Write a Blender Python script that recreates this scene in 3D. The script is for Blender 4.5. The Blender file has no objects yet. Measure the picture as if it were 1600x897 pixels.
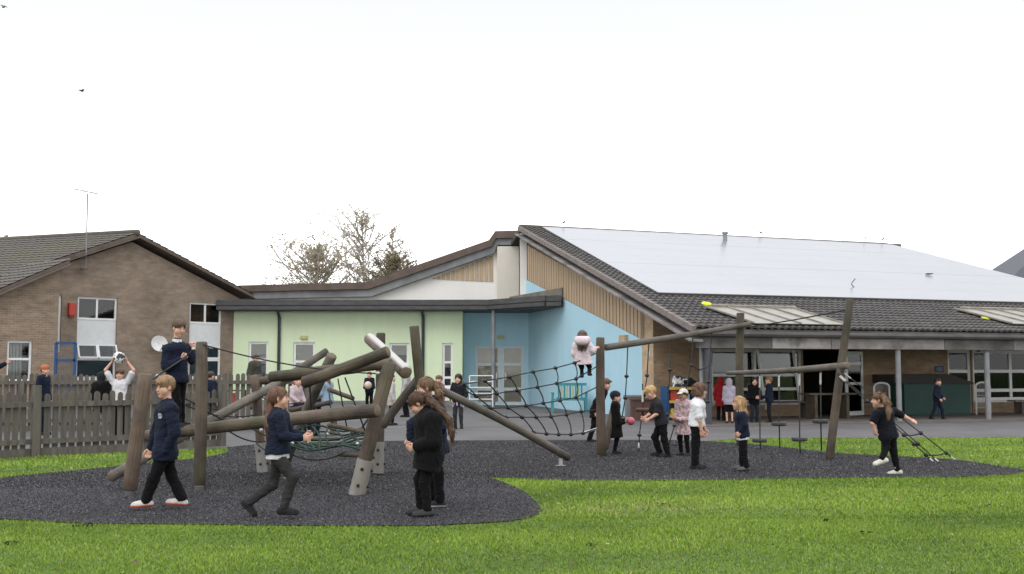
import bpy, bmesh, math, random
import numpy as np
from mathutils import Vector, noise as mnoise
from mathutils.geometry import tessellate_polygon
random.seed(7); rng = np.random.default_rng(7)
SC = bpy.context.scene
COL = SC.collection
R = math.radians
# ---------------------------------------------------------------- camera
F = 1700.0; PITCH = math.atan(129.5 / F); CH = 1.4
cp, sp = math.cos(PITCH), math.sin(PITCH)
def ray(px, py):
    x = (px - 800) / F; y = (448.5 - py) / F
    return np.array([x, cp - y * sp, sp + y * cp])
def P(px, py, D):
    d = ray(px, py); d = d * (D / d[1]); return np.array([d[0], d[1], d[2] + CH])
def gz(x, y):
    a = min(max((-3.0 - x) / 6.0, 0), 1); b = min(max((y - 27) / 11.0, 0), 1)
    return 0.24 * a * a * (3 - 2 * a) * b * b * (3 - 2 * b)
def G(px, py, z=0.0):
    d = ray(px, py); t = (z - CH) / d[2]
    return np.array([d[0] * t, d[1] * t, z])
def on_plane(px, py, p0, n):
    d = ray(px, py); o = np.array([0, 0, CH]); t = np.dot(np.asarray(p0) - o, n) / np.dot(d, n)
    return o + d * t
def A3(*v): return np.array(v, float)
def unit(v): v = np.asarray(v, float); return v / (np.linalg.norm(v) + 1e-12)
cam = bpy.data.cameras.new('camera'); camo = bpy.data.objects.new('camera', cam); COL.objects.link(camo)
cam.sensor_width = 36; cam.lens = F * 36 / 1600; cam.clip_end = 2000; cam.clip_start = .1
camo.location = (0, 0, CH); camo.rotation_euler = (math.pi / 2 + PITCH, 0, 0)
SC.camera = camo
# ---------------------------------------------------------------- tags
def tag(o, label=None, cat=None, group=None, kind=None):
    if label: o['label'] = label
    if cat: o['category'] = cat
    if group: o['group'] = group
    if kind: o['kind'] = kind
    return o
def empty(name, loc, label=None, cat=None, group=None):
    o = bpy.data.objects.new(name, None); COL.objects.link(o); o.location = loc
    o.empty_display_size = .1
    return tag(o, label, cat, group)
# ---------------------------------------------------------------- mesh builder (world coordinates)
class MB:
    def __init__(s): s.v = []; s.f = []; s.m = []; s.uv = []
    def face(s, pts, mi=0, uv=None):
        k = len(s.v); s.v.extend([tuple(map(float, p)) for p in pts]); s.f.append(tuple(range(k, k + len(pts)))); s.m.append(mi); s.uv.append(uv)
    def obox(s, c, ax, ay, az, mi=0):
        c, ax, ay, az = map(lambda q: np.asarray(q, float), (c, ax, ay, az))
        k = len(s.v)
        for sx, sy, sz in ((-1,-1,-1),(1,-1,-1),(1,1,-1),(-1,1,-1),(-1,-1,1),(1,-1,1),(1,1,1),(-1,1,1)):
            s.v.append(tuple(c + ax * sx + ay * sy + az * sz))
        flip = np.dot(np.cross(ax, ay), az) < 0
        for q in ((0,3,2,1),(4,5,6,7),(0,1,5,4),(1,2,6,5),(2,3,7,6),(3,0,4,7)):
            q = tuple(k + i for i in q); s.f.append(q[::-1] if flip else q); s.m.append(mi); s.uv.append(None)
    def box(s, x0, x1, y0, y1, z0, z1, mi=0):
        s.obox(((x0+x1)/2, (y0+y1)/2, (z0+z1)/2), (abs(x1-x0)/2,0,0), (0,abs(y1-y0)/2,0), (0,0,abs(z1-z0)/2), mi)
    def bar(s, a, b, w, h, up=(0,0,1), mi=0):
        a, b = np.asarray(a, float), np.asarray(b, float); d = b - a; L = np.linalg.norm(d); d = d / L
        x = np.cross(d, up); x = unit(x); y = np.cross(x, d)
        s.obox((a + b) / 2, x * w / 2, y * h / 2, d * L / 2, mi)
    def prism(s, pts, vec, mi=0, uvs=None):
        pts = [np.asarray(p, float) for p in pts]; vec = np.asarray(vec, float)
        n = np.zeros(3)
        for i in range(len(pts)): n += np.cross(pts[i] - pts[0], pts[(i + 1) % len(pts)] - pts[0])
        if np.dot(n, vec) > 0: pts = pts[::-1]; uvs = uvs[::-1] if uvs else None
        s.face(pts, mi, uvs); s.face([p + vec for p in pts][::-1], mi, uvs[::-1] if uvs else None)
        for i in range(len(pts)):
            j = (i + 1) % len(pts); s.face([pts[j], pts[i], pts[i] + vec, pts[j] + vec], mi)
    def tube(s, pts, rad, n=8, mi=0, cap=True, capmi=None, bevel=0.0):
        pts = [np.asarray(p, float) for p in pts]
        if not hasattr(rad, '__len__'): rad = [rad] * len(pts)
        rad = list(rad)
        if bevel:
            d0 = unit(pts[1] - pts[0]); d1 = unit(pts[-1] - pts[-2])
            pts = [pts[0], pts[0] + d0 * bevel] + pts[1:-1] + [pts[-1] - d1 * bevel, pts[-1]]
            rad = [rad[0] - bevel, rad[0]] + rad[1:-1] + [rad[-1], rad[-1] - bevel]
        k = len(s.v); L = 0; ref = None; Ls = []
        for i, p in enumerate(pts):
            d = unit((pts[min(i + 1, len(pts) - 1)] - pts[max(i - 1, 0)]))
            if ref is None:
                ref = np.array([0, 0, 1.0]) if abs(d[2]) < .9 else np.array([1.0, 0, 0])
            x = unit(np.cross(ref, d)); y = np.cross(d, x); ref = y
            ref = np.cross(d, x)
            if i: L += np.linalg.norm(p - pts[i - 1])
            Ls.append(L)
            for j in range(n):
                a = 2 * math.pi * j / n
                s.v.append(tuple(p + (x * math.cos(a) + y * math.sin(a)) * rad[i]))
        for i in range(len(pts) - 1):
            for j in range(n):
                j2 = (j + 1) % n
                s.f.append((k + i * n + j, k + i * n + j2, k + (i + 1) * n + j2, k + (i + 1) * n + j)); s.m.append(mi)
                s.uv.append([(j / n, Ls[i]), ((j + 1) / n, Ls[i]), ((j + 1) / n, Ls[i + 1]), (j / n, Ls[i + 1])])
        if cap:
            cm = mi if capmi is None else capmi
            cuv = [(.5 + .5 * math.cos(2 * math.pi * j / n), .5 + .5 * math.sin(2 * math.pi * j / n)) for j in range(n)]
            s.f.append(tuple(k + j for j in range(n))[::-1]); s.m.append(cm); s.uv.append(cuv[::-1])
            e = k + (len(pts) - 1) * n
            s.f.append(tuple(e + j for j in range(n))); s.m.append(cm); s.uv.append(cuv)
    def ball(s, c, r, n=8, m=6, mi=0):
        c = np.asarray(c, float); r = np.asarray(r if hasattr(r, '__len__') else (r, r, r), float); k = len(s.v)
        s.v.append(tuple(c - (0, 0, r[2])))
        for i in range(1, m):
            t = math.pi * i / m - math.pi / 2
            for j in range(n):
                a = 2 * math.pi * j / n
                s.v.append((c[0] + r[0] * math.cos(t) * math.cos(a), c[1] + r[1] * math.cos(t) * math.sin(a), c[2] + r[2] * math.sin(t)))
        s.v.append(tuple(c + (0, 0, r[2]))); top = len(s.v) - 1
        def add(q): s.f.append(q); s.m.append(mi); s.uv.append(None)
        for j in range(n):
            add((k, k + 1 + (j + 1) % n, k + 1 + j)); b = k + 1 + (m - 2) * n; add((b + j, b + (j + 1) % n, top))
        for i in range(m - 2):
            for j in range(n):
                a = k + 1 + i * n; add((a + j, a + (j + 1) % n, a + n + (j + 1) % n, a + n + j))
    def build(s, name, mats, parent=None, origin=None, smooth=False):
        if origin is None:
            origin = ORIG.get(parent.name_full, (0, 0, 0)) if parent else (0, 0, 0)
        o = mesh_obj(name, np.array(s.v, float), s.f, mats, parent, origin, smooth, s.m)
        if any(u is not None for u in s.uv):
            ul = o.data.uv_layers.new(name='UVMap'); flat = []
            for f, u in zip(s.f, s.uv):
                flat.extend(u if u is not None else [(0.0, 0.0)] * len(f))
            ul.data.foreach_set('uv', np.array(flat, np.float32).ravel())
        return o
class Bits:
    """like MB, but every piece added becomes a part of its own"""
    def __init__(s): s.q = []
    def __getattr__(s, k):
        def go(*a, **kw): m = MB(); getattr(m, k)(*a, **kw); s.q.append(m)
        return go
    def build(s, *a, **kw): return [m.build(*a, **kw) for m in s.q]
ORIG = {}
def mesh_obj(name, v, f, mats, parent=None, origin=(0, 0, 0), smooth=False, mi=None):
    me = bpy.data.meshes.new(name); v = np.asarray(v, float) - np.asarray(origin, float)
    if isinstance(f, np.ndarray):
        nf, k = f.shape
        me.vertices.add(len(v)); me.vertices.foreach_set('co', v.astype(np.float32).ravel())
        me.loops.add(nf * k); me.loops.foreach_set('vertex_index', f.astype(np.int32).ravel())
        me.polygons.add(nf); me.polygons.foreach_set('loop_start', np.arange(0, nf * k, k, dtype=np.int32))
        me.update(calc_edges=True)
    else:
        me.from_pydata(v.tolist(), [], f)
    if not isinstance(mats, (list, tuple)): mats = [mats]
    for m in mats: me.materials.append(m)
    if mi is not None and len(mats) > 1: me.polygons.foreach_set('material_index', np.array(mi, np.int32))
    if smooth is True: me.polygons.foreach_set('use_smooth', np.ones(len(me.polygons), bool))
    elif smooth: me.polygons.foreach_set('use_smooth', np.ones(len(me.polygons), bool)); me.set_sharp_from_angle(angle=R(smooth))
    me.update()
    o = bpy.data.objects.new(name, me); COL.objects.link(o)
    if parent is not None:
        o.parent = parent
    else:
        o.location = tuple(origin)
    ORIG[o.name_full] = tuple(origin)
    return o
def thing(name, loc, label, cat, group=None):
    o = empty(name, tuple(map(float, loc)), label, cat, group); ORIG[o.name_full] = tuple(map(float, loc)); return o
# ---------------------------------------------------------------- materials
_mc = {}
def nt(name):
    m = bpy.data.materials.new(name); m.use_nodes = True
    t = m.node_tree; b = t.nodes['Principled BSDF']
    return m, t, b
def N(t, typ, **kw):
    n = t.nodes.new(typ)
    for k, v in kw.items():
        if hasattr(n, k) and not k.startswith('i_'): setattr(n, k, v)
        else: n.inputs[k[2:].replace('_', ' ') if k.startswith('i_') else k].default_value = v
    return n
def ramp(t, src, stops):
    r = t.nodes.new('ShaderNodeValToRGB'); e = r.color_ramp.elements
    while len(e) < len(stops): e.new(.5)
    for q, (p, c) in zip(e, stops):
        q.position = p; q.color = (*c, 1) if hasattr(c, '__len__') else (c, c, c, 1)
    t.links.new(src, r.inputs[0]); return r.outputs[0]
def coords(t, kind='Object', scale=(1, 1, 1)):
    tc = t.nodes.new('ShaderNodeTexCoord'); mp = t.nodes.new('ShaderNodeMapping'); mp.inputs['Scale'].default_value = scale
    t.links.new(tc.outputs[kind], mp.inputs[0]); return mp.outputs[0]
def noi(t, vec, scale, detail=4, rough=.6):
    n = t.nodes.new('ShaderNodeTexNoise'); n.inputs['Scale'].default_value = scale; n.inputs['Detail'].default_value = detail; n.inputs['Roughness'].default_value = rough
    t.links.new(vec, n.inputs['Vector']); return n.outputs['Fac']
def mixc(t, fac, a, b, mode='MIX'):
    m = t.nodes.new('ShaderNodeMix'); m.data_type = 'RGBA'; m.blend_type = mode
    for sck, val in ((m.inputs[0], fac), (m.inputs[6], a), (m.inputs[7], b)):
        if hasattr(val, 'links'): t.links.new(val, sck)
        else: sck.default_value = (*val, 1) if hasattr(val, '__len__') else val
    return m.outputs[2]
def bump(t, b, h, strength=.3, dist=.01):
    n = t.nodes.new('ShaderNodeBump'); n.inputs['Strength'].default_value = strength; n.inputs['Distance'].default_value = dist
    t.links.new(h, n.inputs['Height']); t.links.new(n.outputs[0], b.inputs['Normal'])
def mat(name, c, c2=None, sc=6, rough=.7, bs=.2, bd=.004, bsc=None, spec=.4, metal=0, stretch=(1, 1, 1), lo=.35, hi=.65, c3=None, sc3=1.2):
    if name in _mc: return _mc[name]
    m, t, b = nt(name); c2 = c2 or tuple(q * .75 for q in c)
    v = coords(t, 'Object', stretch)
    fac = ramp(t, noi(t, v, sc, 6), [(lo, 0), (hi, 1)])
    col = mixc(t, fac, c, c2)
    if c3: col = mixc(t, ramp(t, noi(t, v, sc3, 4), [(.45, 0), (.7, 1)]), col, c3)
    t.links.new(col, b.inputs['Base Color'])
    b.inputs['Roughness'].default_value = rough; b.inputs['Specular IOR Level'].default_value = spec; b.inputs['Metallic'].default_value = metal
    if bs: bump(t, b, noi(t, v, bsc or sc * 5, 4), bs, bd)
    _mc[name] = m; return m
def fabric(c, key=None, knit=260):
    name = key or 'fabric_%02x%02x%02x' % tuple(int(min(q, 1) * 255) for q in c)
    if name in _mc: return _mc[name]
    m, t, b = nt(name); v = coords(t)
    col = mixc(t, ramp(t, noi(t, v, 14, 5), [(.3, 0), (.7, 1)]), c, tuple(q * .72 for q in c))
    t.links.new(col, b.inputs['Base Color']); b.inputs['Roughness'].default_value = .92; b.inputs['Specular IOR Level'].default_value = .15
    b.inputs['Sheen Weight'].default_value = .02; b.inputs['Sheen Roughness'].default_value = .5
    nz = t.nodes.new('ShaderNodeTexNoise'); nz.inputs['Scale'].default_value = 5; nz.inputs['Detail'].default_value = 1.5; nz.inputs['Distortion'].default_value = 1.6; t.links.new(coords(t, 'Object', (1, 1, 1.7)), nz.inputs['Vector'])
    rid = ramp(t, nz.outputs['Fac'], [(.30, .2), (.44, .75), (.5, 0), (.56, .7), (.72, .25)])
    b1 = t.nodes.new('ShaderNodeBump'); b1.inputs['Strength'].default_value = .32; b1.inputs['Distance'].default_value = .014; t.links.new(rid, b1.inputs['Height'])
    b2 = t.nodes.new('ShaderNodeBump'); b2.inputs['Strength'].default_value = .35; b2.inputs['Distance'].default_value = .003; t.links.new(noi(t, v, knit, 2), b2.inputs['Height']); t.links.new(b1.outputs[0], b2.inputs['Normal']); t.links.new(b2.outputs[0], b.inputs['Normal'])
    _mc[name] = m; return m
WORLD = 3.0; EXPO = 0.32
# ---------------------------------------------------------------- implicit surfaces -> one continuous mesh
def _ev(pr, X, Y, Z):
    if pr[0] == 'c':
        a, b, ra, rb = pr[1:5]; ba = b - a; L2 = max(np.dot(ba, ba), 1e-9)
        px, py, pz = X - a[0], Y - a[1], Z - a[2]
        t = np.clip((px * ba[0] + py * ba[1] + pz * ba[2]) / L2, 0, 1)
        return np.sqrt((px - t * ba[0]) ** 2 + (py - t * ba[1]) ** 2 + (pz - t * ba[2]) ** 2) - (ra + (rb - ra) * t)
    c, M, r = pr[1:4]
    px, py, pz = X - c[0], Y - c[1], Z - c[2]
    k0 = 0; k1 = 0
    for i in range(3):
        q = px * M[i][0] + py * M[i][1] + pz * M[i][2]
        k0 = k0 + (q / r[i]) ** 2; k1 = k1 + (q / r[i] ** 2) ** 2
    k0 = np.sqrt(k0); return k0 * (k0 - 1) / np.sqrt(k1 + 1e-9)
def _bb(pr):
    if pr[0] == 'c':
        a, b, ra, rb = pr[1:5]; r = max(ra, rb); return np.minimum(a, b) - r, np.maximum(a, b) + r
    c, M, r = pr[1:4]; e = np.sqrt(sum((M[i] * r[i]) ** 2 for i in range(3))); return c - e, c + e
def sdf_mesh(prims, h):
    """prims: (op, k, prim) with op add / sub / cut (cut prim = point, normal)"""
    los, his = zip(*[_bb(p) for op, k, p in prims if op == 'add'])
    lo = np.min(los, 0) - 4 * h; hi = np.max(his, 0) + 4 * h
    n = np.ceil((hi - lo) / h).astype(int) + 1
    g = [(lo[i] + np.arange(n[i]) * h).astype(np.float32) for i in range(3)]
    D = np.full(n, 1.0, np.float32)
    for op, k, pr in prims:
        if op == 'cut':
            pt, nn = pr; d = ((g[0] - pt[0]) * nn[0])[:, None, None] + ((g[1] - pt[1]) * nn[1])[None, :, None] + ((g[2] - pt[2]) * nn[2])[None, None, :]
            sl = (slice(None),) * 3; b = d
        else:
            bl, bh = _bb(pr); m = k + 3 * h
            i0 = np.clip(np.floor((bl - m - lo) / h).astype(int), 0, n - 1); i1 = np.clip(np.ceil((bh + m - lo) / h).astype(int) + 1, 1, n)
            sl = tuple(slice(a, c) for a, c in zip(i0, i1))
            b = _ev(pr, g[0][sl[0]][:, None, None], g[1][sl[1]][None, :, None], g[2][sl[2]][None, None, :])
        a = D[sl]
        if op == 'add':
            hh = np.maximum(k - np.abs(a - b), 0) / k; D[sl] = np.minimum(a, b) - hh * hh * k * .25
        else:
            if op == 'sub': b = -b
            hh = np.maximum(k - np.abs(a - b), 0) / k; D[sl] = np.maximum(a, b) + hh * hh * k * .25
    return surface_nets(D, lo, h)
def surface_nets(D, lo, h):
    I = D < 0
    c = I[:-1, :-1, :-1].astype(np.int8)
    for dx in (0, 1):
        for dy in (0, 1):
            for dz in (0, 1):
                if dx + dy + dz: c = c + I[dx:I.shape[0] - 1 + dx, dy:I.shape[1] - 1 + dy, dz:I.shape[2] - 1 + dz]
    act = (c > 0) & (c < 8); idx = np.argwhere(act)
    vid = np.full(act.shape, -1, np.int32); vid[tuple(idx.T)] = np.arange(len(idx))
    acc = np.zeros((len(idx), 3)); cnt = np.zeros(len(idx))
    cor = [(0,0,0),(1,0,0),(0,1,0),(1,1,0),(0,0,1),(1,0,1),(0,1,1),(1,1,1)]
    vals = [D[idx[:, 0] + a, idx[:, 1] + b, idx[:, 2] + e] for a, b, e in cor]
    for p, q in ((0,1),(2,3),(4,5),(6,7),(0,2),(1,3),(4,6),(5,7),(0,4),(1,5),(2,6),(3,7)):
        va, vb = vals[p], vals[q]; m = (va < 0) != (vb < 0)
        t = np.where(m, va / np.where(m, va - vb, 1), 0)
        A, B = np.array(cor[p], float), np.array(cor[q], float)
        acc += np.where(m[:, None], A + (B - A) * t[:, None], 0); cnt += m
    V = (idx + acc / cnt[:, None]) * h + lo
    Fs = []
    for ax in range(3):
        s0 = [slice(None)] * 3; s1 = [slice(None)] * 3; s0[ax] = slice(0, -1); s1[ax] = slice(1, None)
        e0 = I[tuple(s0)]; e1 = I[tuple(s1)]; b, cc = [i for i in range(3) if i != ax]
        ch = np.argwhere(e0 != e1)
        ok = (ch[:, b] > 0) & (ch[:, cc] > 0) & (ch[:, b] < D.shape[b] - 1) & (ch[:, cc] < D.shape[cc] - 1); ch = ch[ok]
        ins = e0[tuple(ch.T)]
        def at(db, dc):
            q = ch.copy(); q[:, b] -= db; q[:, cc] -= dc; return vid[tuple(q.T)]
        quad = np.stack([at(1, 1), at(0, 1), at(0, 0), at(1, 0)], 1)
        fl = ins if ax != 1 else ~ins
        Fs.append(np.where(fl[:, None], quad, quad[:, ::-1]))
    return V, np.concatenate(Fs)
def vnormals(V, Fq):
    a = V[Fq[:, 2]] - V[Fq[:, 0]]; b = V[Fq[:, 3]] - V[Fq[:, 1]]; n = np.cross(a, b)
    out = np.zeros_like(V)
    for i in range(4): np.add.at(out, Fq[:, i], n)
    return out / (np.linalg.norm(out, axis=1, keepdims=True) + 1e-12)
def wob(V, freq, seed, n=9):
    r = np.random.default_rng(seed); o = np.zeros(len(V)); w = 0
    for i in range(n):
        d = r.normal(size=3) * freq * (.5 + 1.3 * r.random()); a = .5 + r.random()
        o += a * np.sin(V @ d + r.random() * 6.3); w += a
    return o / w * 2.2
def relax(V, Fq, it=1):
    for _ in range(it):
        s = np.zeros_like(V); c = np.zeros(len(V))
        for i in range(4):
            np.add.at(s, Fq[:, i], V[Fq[:, (i + 1) % 4]] + V[Fq[:, (i + 3) % 4]]); np.add.at(c, Fq[:, i], 2)
        V = V * .4 + .6 * s / c[:, None]
    return V
def cap(a, b, ra, rb=None, k=.02): return ('add', k, ('c', np.asarray(a, float), np.asarray(b, float), ra, ra if rb is None else rb))
def ell(c, M, r, k=.02, op='add'): return (op, k, ('e', np.asarray(c, float), np.asarray(M, float), np.asarray(r, float)))
def cut(p, n, k=.006): return ('cut', k, (np.asarray(p, float), unit(n)))
def frame(yaw, pitch=0, roll=0):
    y, p = R(yaw), R(pitch)
    f = A3(math.cos(y) * math.cos(p), math.sin(y) * math.cos(p), math.sin(p)); l = A3(-math.sin(y), math.cos(y), 0); u = np.cross(f, l)
    c, s = math.cos(R(roll)), math.sin(R(roll)); l, u = l * c + u * s, u * c - l * s
    return f, l, u
SKIN = {}
def skin_mats(c=(.56, .335, .25)):
    k = tuple(c)
    if k not in SKIN:
        m, t, b = nt('skin'); v = coords(t)
        col = mixc(t, ramp(t, noi(t, v, 25, 3), [(.4, 0), (.7, 1)]), c, (c[0] * .97, c[1] * .82, c[2] * .8)); t.links.new(col, b.inputs['Base Color'])
        b.inputs['Roughness'].default_value = .5; b.inputs['Subsurface Weight'].default_value = .12; b.inputs['Subsurface Radius'].default_value = (.01, .004, .002)
        SKIN[k] = [m, mat('lip_%d' % len(SKIN), (c[0] * .8, c[1] * .5, c[2] * .5), rough=.45, bs=0)]
    return SKIN[k]
def hair_mat(c):
    name = 'hair_%02x%02x%02x' % tuple(int(q * 255) for q in c)
    if name in _mc: return _mc[name]
    m, t, b = nt(name); v = coords(t, 'Object', (90, 90, 14)); n = noi(t, v, 1, 4)
    col = mixc(t, ramp(t, n, [(.35, 0), (.65, 1)]), tuple(q * .55 for q in c), tuple(min(1, q * 1.3) for q in c)); t.links.new(col, b.inputs['Base Color'])
    b.inputs['Roughness'].default_value = .5; b.inputs['Specular IOR Level'].default_value = .35; bump(t, b, n, .7, .004)
    _mc[name] = m; return m
def strands(o, V, Fq, n, style, crown, tgt, hu, hf, k, w, H_):
    """locks of hair lying along the flow of the cut, added to the same hair mesh"""
    r = np.random.default_rng(len(PEOPLE) + n); nn = vnormals(V, Fq); ids = r.choice(len(V), n); p = V[ids]; nv = nn[ids]; org = np.array(ORIG[o.name_full])
    if style == 'tail':
        T = np.array(tgt); d = np.empty_like(p); seg = np.diff(T, axis=0)
        for i in range(n): j = np.argmin(np.linalg.norm(p[i] - (T[:-1] + T[1:]) / 2, axis=1)); d[i] = unit(seg[j])
        L = r.uniform(.04, .09, n) * k; lift = .003
    elif tgt is not None: d = tgt - p; L = r.uniform(.03, .06, n) * k; lift = .0015
    elif style in ('long', 'curly'): d = (p - crown) * .35 - hu * .1; L = r.uniform(.035, .075, n) * k; lift = .004
    else: d = (p - crown) * .9 + hf * .035 - hu * .02; L = (r.uniform(.008, .018, n) if style == 'crop' else r.uniform(.014, .03, n)) * k; lift = .003
    d = d + r.normal(0, .22, d.shape) * np.linalg.norm(d, axis=1, keepdims=True); d -= nv * np.sum(d * nv, 1, keepdims=True); d /= np.linalg.norm(d, axis=1, keepdims=True) + 1e-9
    sd = np.cross(nv, d) * (w * k * r.uniform(.6, 1.2, n))[:, None]; out = [];
    for i, (f_, wd, lf) in enumerate(((0, .7, .0005), (.4, 1, lift * .7), (.75, .75, lift), (1, .12, lift * r.uniform(.2, 1.9, n)[:, None] if True else 0))):
        c = p + d * (L * f_)[:, None] + nv * lf - (hu * .012 * f_ ** 2 if style != 'tail' else 0); out += [c - sd * wd, c + sd * wd]
    A = np.stack(out, 1).reshape(-1, 3); b = np.arange(n)[:, None] * 8; quad = np.concatenate([b + np.array([[0, 1, 3, 2]]), b + np.array([[2, 3, 5, 4]]), b + np.array([[4, 5, 7, 6]])])
    me = o.data; m = me.materials[0]; VV = np.concatenate([V - org, A - org]); FF = np.concatenate([Fq, quad + len(V)])
    new = bpy.data.meshes.new(me.name); new.vertices.add(len(VV)); new.vertices.foreach_set('co', VV.astype(np.float32).ravel()); new.loops.add(FF.size); new.loops.foreach_set('vertex_index', FF.astype(np.int32).ravel()); new.polygons.add(len(FF)); new.polygons.foreach_set('loop_start', np.arange(0, FF.size, 4, dtype=np.int32)); new.update(calc_edges=True)
    new.polygons.foreach_set('use_smooth', np.ones(len(FF), bool)); new.materials.append(m); o.data = new
QUAL = {'near': (.008, .0038, .0032, .0068), 'mid': (.012, .0052, .0042, .0092), 'far': (.02, .009, .0065, .016)}
PEOPLE = []
def person(J, yaw, s, label, q='mid', hpitch=0, hyaw=None, hroll=0, hs=1.0, skin=(.56, .335, .25), group=None,
           top=None, shirt=None, collar=None, bottom=None, shoes=((.02, .02, .022), (.02, .02, .02)), socks=None,
           hair=((.16, .085, .04), 'short'), tail=None, hood=None, hat=None, grip=.55, feet=(None, None), seed=0, coat2=None, hidden_body=False, badge=None, zip_=None, tie=None, scarf=None):
    hs *= .95; hb, hh, hd, hg = QUAL[q]; f, l, u = frame(yaw); r = random.Random(seed + len(PEOPLE) * 17)
    hy = yaw if hyaw is None else hyaw
    hf, hl, hu = frame(hy, hpitch, hroll)
    SLp, SRp, N_, P_, H_ = J['SL'], J['SR'], J['N'], J['P'], J['H']
    base = A3(P_[0], P_[1], min(J['AL'][2], J['AR'][2]) - .07 * s)
    mid = (SLp + SRp) / 2; dn = unit(P_ - N_); tl = unit(SLp - SRp); fw = unit(np.cross(tl, -dn))
    if np.dot(fw, f) < 0: fw = -fw
    pl = unit(J['HL'] - J['HR'])
    C1 = N_ + (P_ - N_) * .22; C2 = N_ + (P_ - N_) * .66
    def torso(o, fl=0):
        return [cap(SLp, SRp, (.04 + o) * s, k=.03), cap(mid + tl * .03 * s, N_ + (N_ - mid) * .2, (.045 + o) * s, (.036 + o * .6) * s, k=.05),
                cap(C1 + tl * .047 * s, C2 + tl * .036 * s, (.078 + o) * s, (.07 + o) * s, k=.05), cap(C1 - tl * .047 * s, C2 - tl * .036 * s, (.078 + o) * s, (.07 + o) * s, k=.05),
                cap(C2 + tl * .036 * s, P_ + pl * .04 * s, (.07 + o) * s, (.078 + o + fl) * s, k=.05), cap(C2 - tl * .036 * s, P_ - pl * .04 * s, (.07 + o) * s, (.078 + o + fl) * s, k=.05)]
    def limb(a, b, c, r0, r1, r2, k=.02, k2=.02): return [cap(a, b, r0 * s, r1 * s, k), cap(b, c, r1 * s, r2 * s, k2)]
    # body
    pr = torso(0)
    for X in 'LR':
        pr += limb(J['S' + X], J['E' + X], J['W' + X], .036, .03, .021, .025)
        pr += limb(J['H' + X], J['K' + X], J['A' + X], .054, .035, .025, .03)
    headp = []
    k_ = hs
    Mh = np.array([hf, hl, hu])
    def hp(a, b, c): return H_ + (hf * a + hl * b + hu * c) * k_
    headp = [ell(hp(-.012, 0, .03), Mh, A3(.093, .074, .085) * k_, .03), ell(hp(.022, 0, -.035), Mh, A3(.062, .058, .078) * k_, .03),
             cap(hp(.05, 0, -.09), hp(.056, 0, -.094), .019 * k_, k=.035)]
    for sg in (1, -1):
        headp += [cap(hp(.045, .034 * sg, -.03), hp(.04, .036 * sg, -.04), .028 * k_, k=.03),
                  ell(hp(.1, .031 * sg, .008), Mh, A3(.016, .017, .012) * k_, .016, 'sub'), ell(hp(-.006, .074 * sg, -.008), Mh, A3(.017, .009, .028) * k_, .01)]
    headp += [cap(hp(.082, 0, .004), hp(.097, 0, -.026), .006 * k_, .0115 * k_, .014), ell(hp(.078, 0, -.058), Mh, A3(.012, .021, .009) * k_, .008),
              cap(N_ - (H_ - N_) * .15, hp(-.012, 0, -.05), .04 * s, .039 * k_, .03)]
    Vb, Fb = sdf_mesh(pr, hb); parts = [(Vb, Fb)]
    Vh, Fh = sdf_mesh(headp, hh); parts.append((Vh, Fh))
    fc = (Vh[Fh].mean(1) - H_) @ Mh.T / k_
    lipm = (fc[:, 0] > .078) & (np.abs(fc[:, 2] + .058) < .0085) & (np.abs(fc[:, 1]) < .021)
    mi = [np.zeros(len(Fb), int), lipm.astype(int)]
    for X, sg in (('L', 1), ('R', -1)):
        W_ = J['W' + X]; d = unit(J.get('D' + X, W_ - J['E' + X])); T = f * .7 + u * .75; T = unit(T - d * np.dot(T, d)); Np = np.cross(d, T) * sg
        z = s * 1.0; M = np.array([d, T, Np]); g = grip if not isinstance(grip, dict) else grip.get(X, .55)
        hp_ = [cap(J['E' + X] * .35 + W_ * .65, W_, .024 * z, .019 * z, .01), ell(W_ + d * .036 * z, M, A3(.042, .031, .014) * z, .015)]
        for b, L in ((.023, .046), (.008, .053), (-.008, .049), (-.022, .037)):
            q0 = W_ + (d * .066 + T * b) * z; c1 = g; q1 = q0 + (d * math.cos(c1) + Np * math.sin(c1)) * L * .5 * z
            c2 = g * 2.3; q2 = q1 + (d * math.cos(c2) + Np * math.sin(c2)) * L * .5 * z
            hp_ += [cap(q0, q1, .0082 * z, .0076 * z, .004), cap(q1, q2, .0076 * z, .0064 * z, .004)]
        t0 = W_ + (d * .022 + T * .022) * z; t1 = t0 + (d * .55 + T * .6 + Np * .3) * .032 * z; t2 = t1 + unit(d * .85 + T * .1 + Np * .5 * g) * .026 * z
        hp_ += [cap(t0, t1, .011 * z, .009 * z, .006), cap(t1, t2, .009 * z, .0072 * z, .004)]
        v_, f_ = sdf_mesh(hp_, hd * s / 1.0); parts.append((v_, f_)); mi.append(np.zeros(len(f_), int))
    off = 0; VV = []; FF = []
    for v_, f_ in parts: VV.append(v_); FF.append(f_ + off); off += len(v_)
    body = mesh_obj('person', np.concatenate(VV), np.concatenate(FF), skin_mats(skin), None, base, True, np.concatenate(mi))
    tag(body, label, 'adult' if s > 1.24 else 'child', group)
    def child(name, prims, m, res, amp=0, fr=40, sm=1, mi=None, seed2=0, aniso=None, ridge=True):
        v_, f_ = sdf_mesh(prims, res)
        if sm: v_ = relax(v_, f_, sm)
        if amp:
            nn = vnormals(v_, f_); vv = v_ * aniso if aniso is not None else v_
            w0 = wob(vv, fr, seed2 + len(PEOPLE)); w1 = wob(vv, fr * 1.9, seed2 + 50 + len(PEOPLE), 6)
            v_ = v_ + nn * ((w0 * amp * .7 + amp * .9 * (.45 - np.sqrt(np.abs(w1)) )) if ridge else w0 * amp)[:, None]
        return mesh_obj(name, v_, f_, m, body, base, True, mi(v_[f_].mean(1)) if mi else None), v_, f_
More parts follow.
